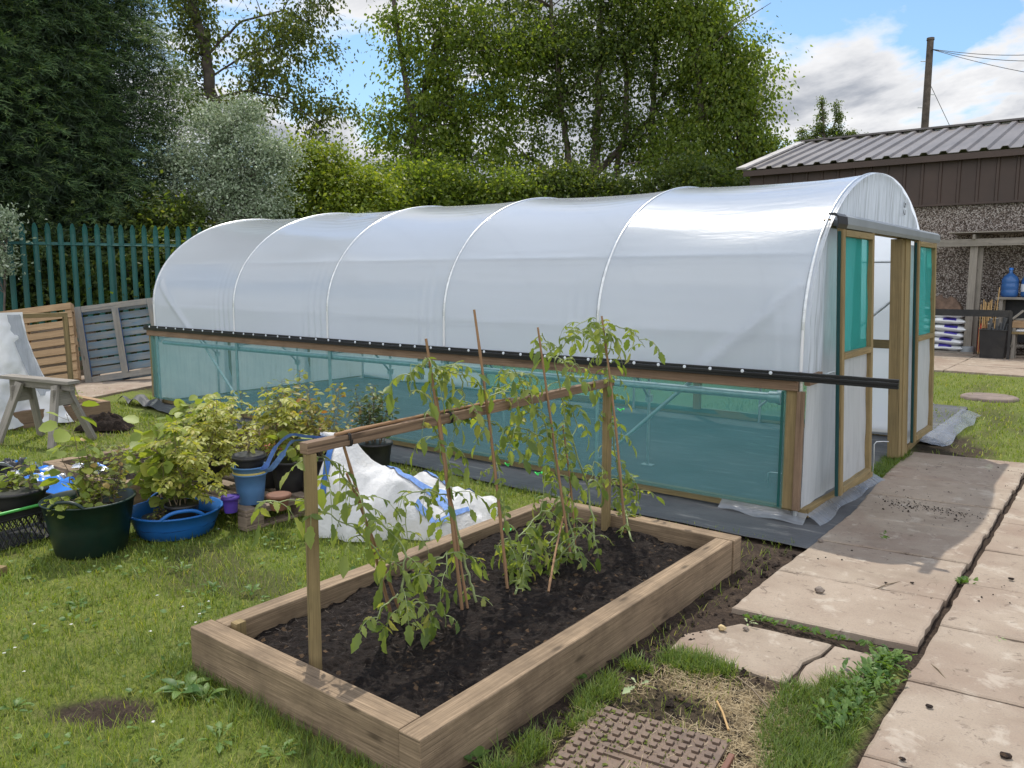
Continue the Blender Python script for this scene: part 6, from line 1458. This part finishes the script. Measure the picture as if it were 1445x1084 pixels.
tree('silver_tree', 'small silvery white leaved tree standing behind the far end of the tunnel', 'tree', 19, [[(325, 390, 6), (325, 300, 5), (322, 230, 3), (320, 180, 2)], [(325, 290, 3), (290, 235, 2)], [(325, 280, 3), (365, 225, 2)]], [(325, 225, 75, 62), (300, 255, 58, 55), (365, 250, 52, 55), (330, 175, 45, 32), (262, 235, 30, 22), (330, 290, 85, 42), (392, 215, 24, 26), (242, 225, 18, 14), (300, 165, 22, 22), (355, 150, 20, 18)], 250, 85, .080, 'lf_silver', .30, kind='leaf', droop=-.3, seed=25, limbs=110, thin=.44, loose=1.4)
tree('silver_shrub', 'pale silver leaved shrub in front of the palisade fence at the left edge', 'bush', 14.2, [[(5, 470, 3), (8, 360, 2), (12, 310, 1)]], [(8, 320, 18, 22), (4, 370, 15, 30), (-20, 340, 30, 50), (10, 300, 14, 12)], 40, 42, .07, 'lf_silver', .17, kind='leaf', droop=-.2, seed=29, limbs=25)
for i, (px, py, rx, ry, dp, mt, l) in enumerate(((600, 254, 75, 36, 23.5, 'lf_green', 'mid green bush rising behind the tunnel below the slender tree'), (700, 268, 70, 26, 24, 'lf_green', 'leafy green bush behind the tunnel below the forking tree'), (790, 262, 60, 30, 24.5, 'lf_dark', 'dark green bush under the forking trunks'), (875, 272, 80, 24, 25, 'lf_dark', 'darkest bush behind the tunnel ridge'),
        (985, 256, 80, 32, 24.5, 'lf_dark', 'shaded bush under the round light green tree'), (1085, 248, 60, 34, 27.5, 'lf_green', 'bush showing between the round tree and the shed gable'), (520, 285, 60, 26, 22.5, 'lf_lime', 'lime green bush low behind the tunnel by the slender tree'), (235, 330, 55, 50, 18.0, 'lf_dark', 'dark bush behind the fence right of the conifer'), (400, 310, 80, 40, 20.5, 'lf_dark', 'shaded bush behind the tunnel under the silver tree'))):
    tree('bush', l, 'bush', dp, [[(px, py+60, 4), (px, py, 3)]], [(px, py, rx, ry), (px-rx*.4, py+12, rx*.6, ry*1.1), (px+rx*.4, py+14, rx*.6, ry*1.1), (px, py+ry*1.3, rx*1.1, ry)], 120, 64, .14, mt, .42, seed=40+i*3, limbs=25, thin=.34, group='bushes behind the tunnel')
tree('spire_tree', 'small dark distant tree with twin pointed tops above the shed roof', 'tree', 44, [[(1165, 300, 4), (1163, 190, 3), (1160, 140, 1)], [(1164, 200, 2), (1180, 170, 1.5), (1180, 140, .8)]], [(1160, 160, 5, 30), (1158, 186, 13, 16), (1182, 164, 4.5, 26), (1180, 190, 12, 14), (1140, 195, 12, 9), (1205, 194, 12, 9), (1222, 192, 6, 5), (1132, 188, 6, 9)], 120, 34, .12, 'lf_dark', .13, seed=61, limbs=60)
# hanging twig over the top of the sky
br = Wd(985, 75, 25); tag(MB().tube([D(975, 82, 26), D(1010, 60, 25.6), D(1050, 28, 25.4), D(1088, 4, 25.2)], [.03, .025, .016, .008], 5).build('branch', M['bark'], next(o for o in bpy.data.objects if o.name == 'birch_tree')))
# conifer foliage and litter showing through the fence
tree('hedge', 'dark overgrown hedge pressed behind the palisade fence', 'hedge', 17.0, [[(60, 440, 4), (60, 380, 3)], [(180, 440, 4), (180, 380, 3)]], [(40, 380, 90, 60), (150, 385, 80, 55), (-60, 380, 80, 60), (230, 385, 50, 55), (60, 440, 140, 50), (190, 440, 110, 50)], 190, 60, .13, 'lf_dark', .45, seed=71, limbs=30)
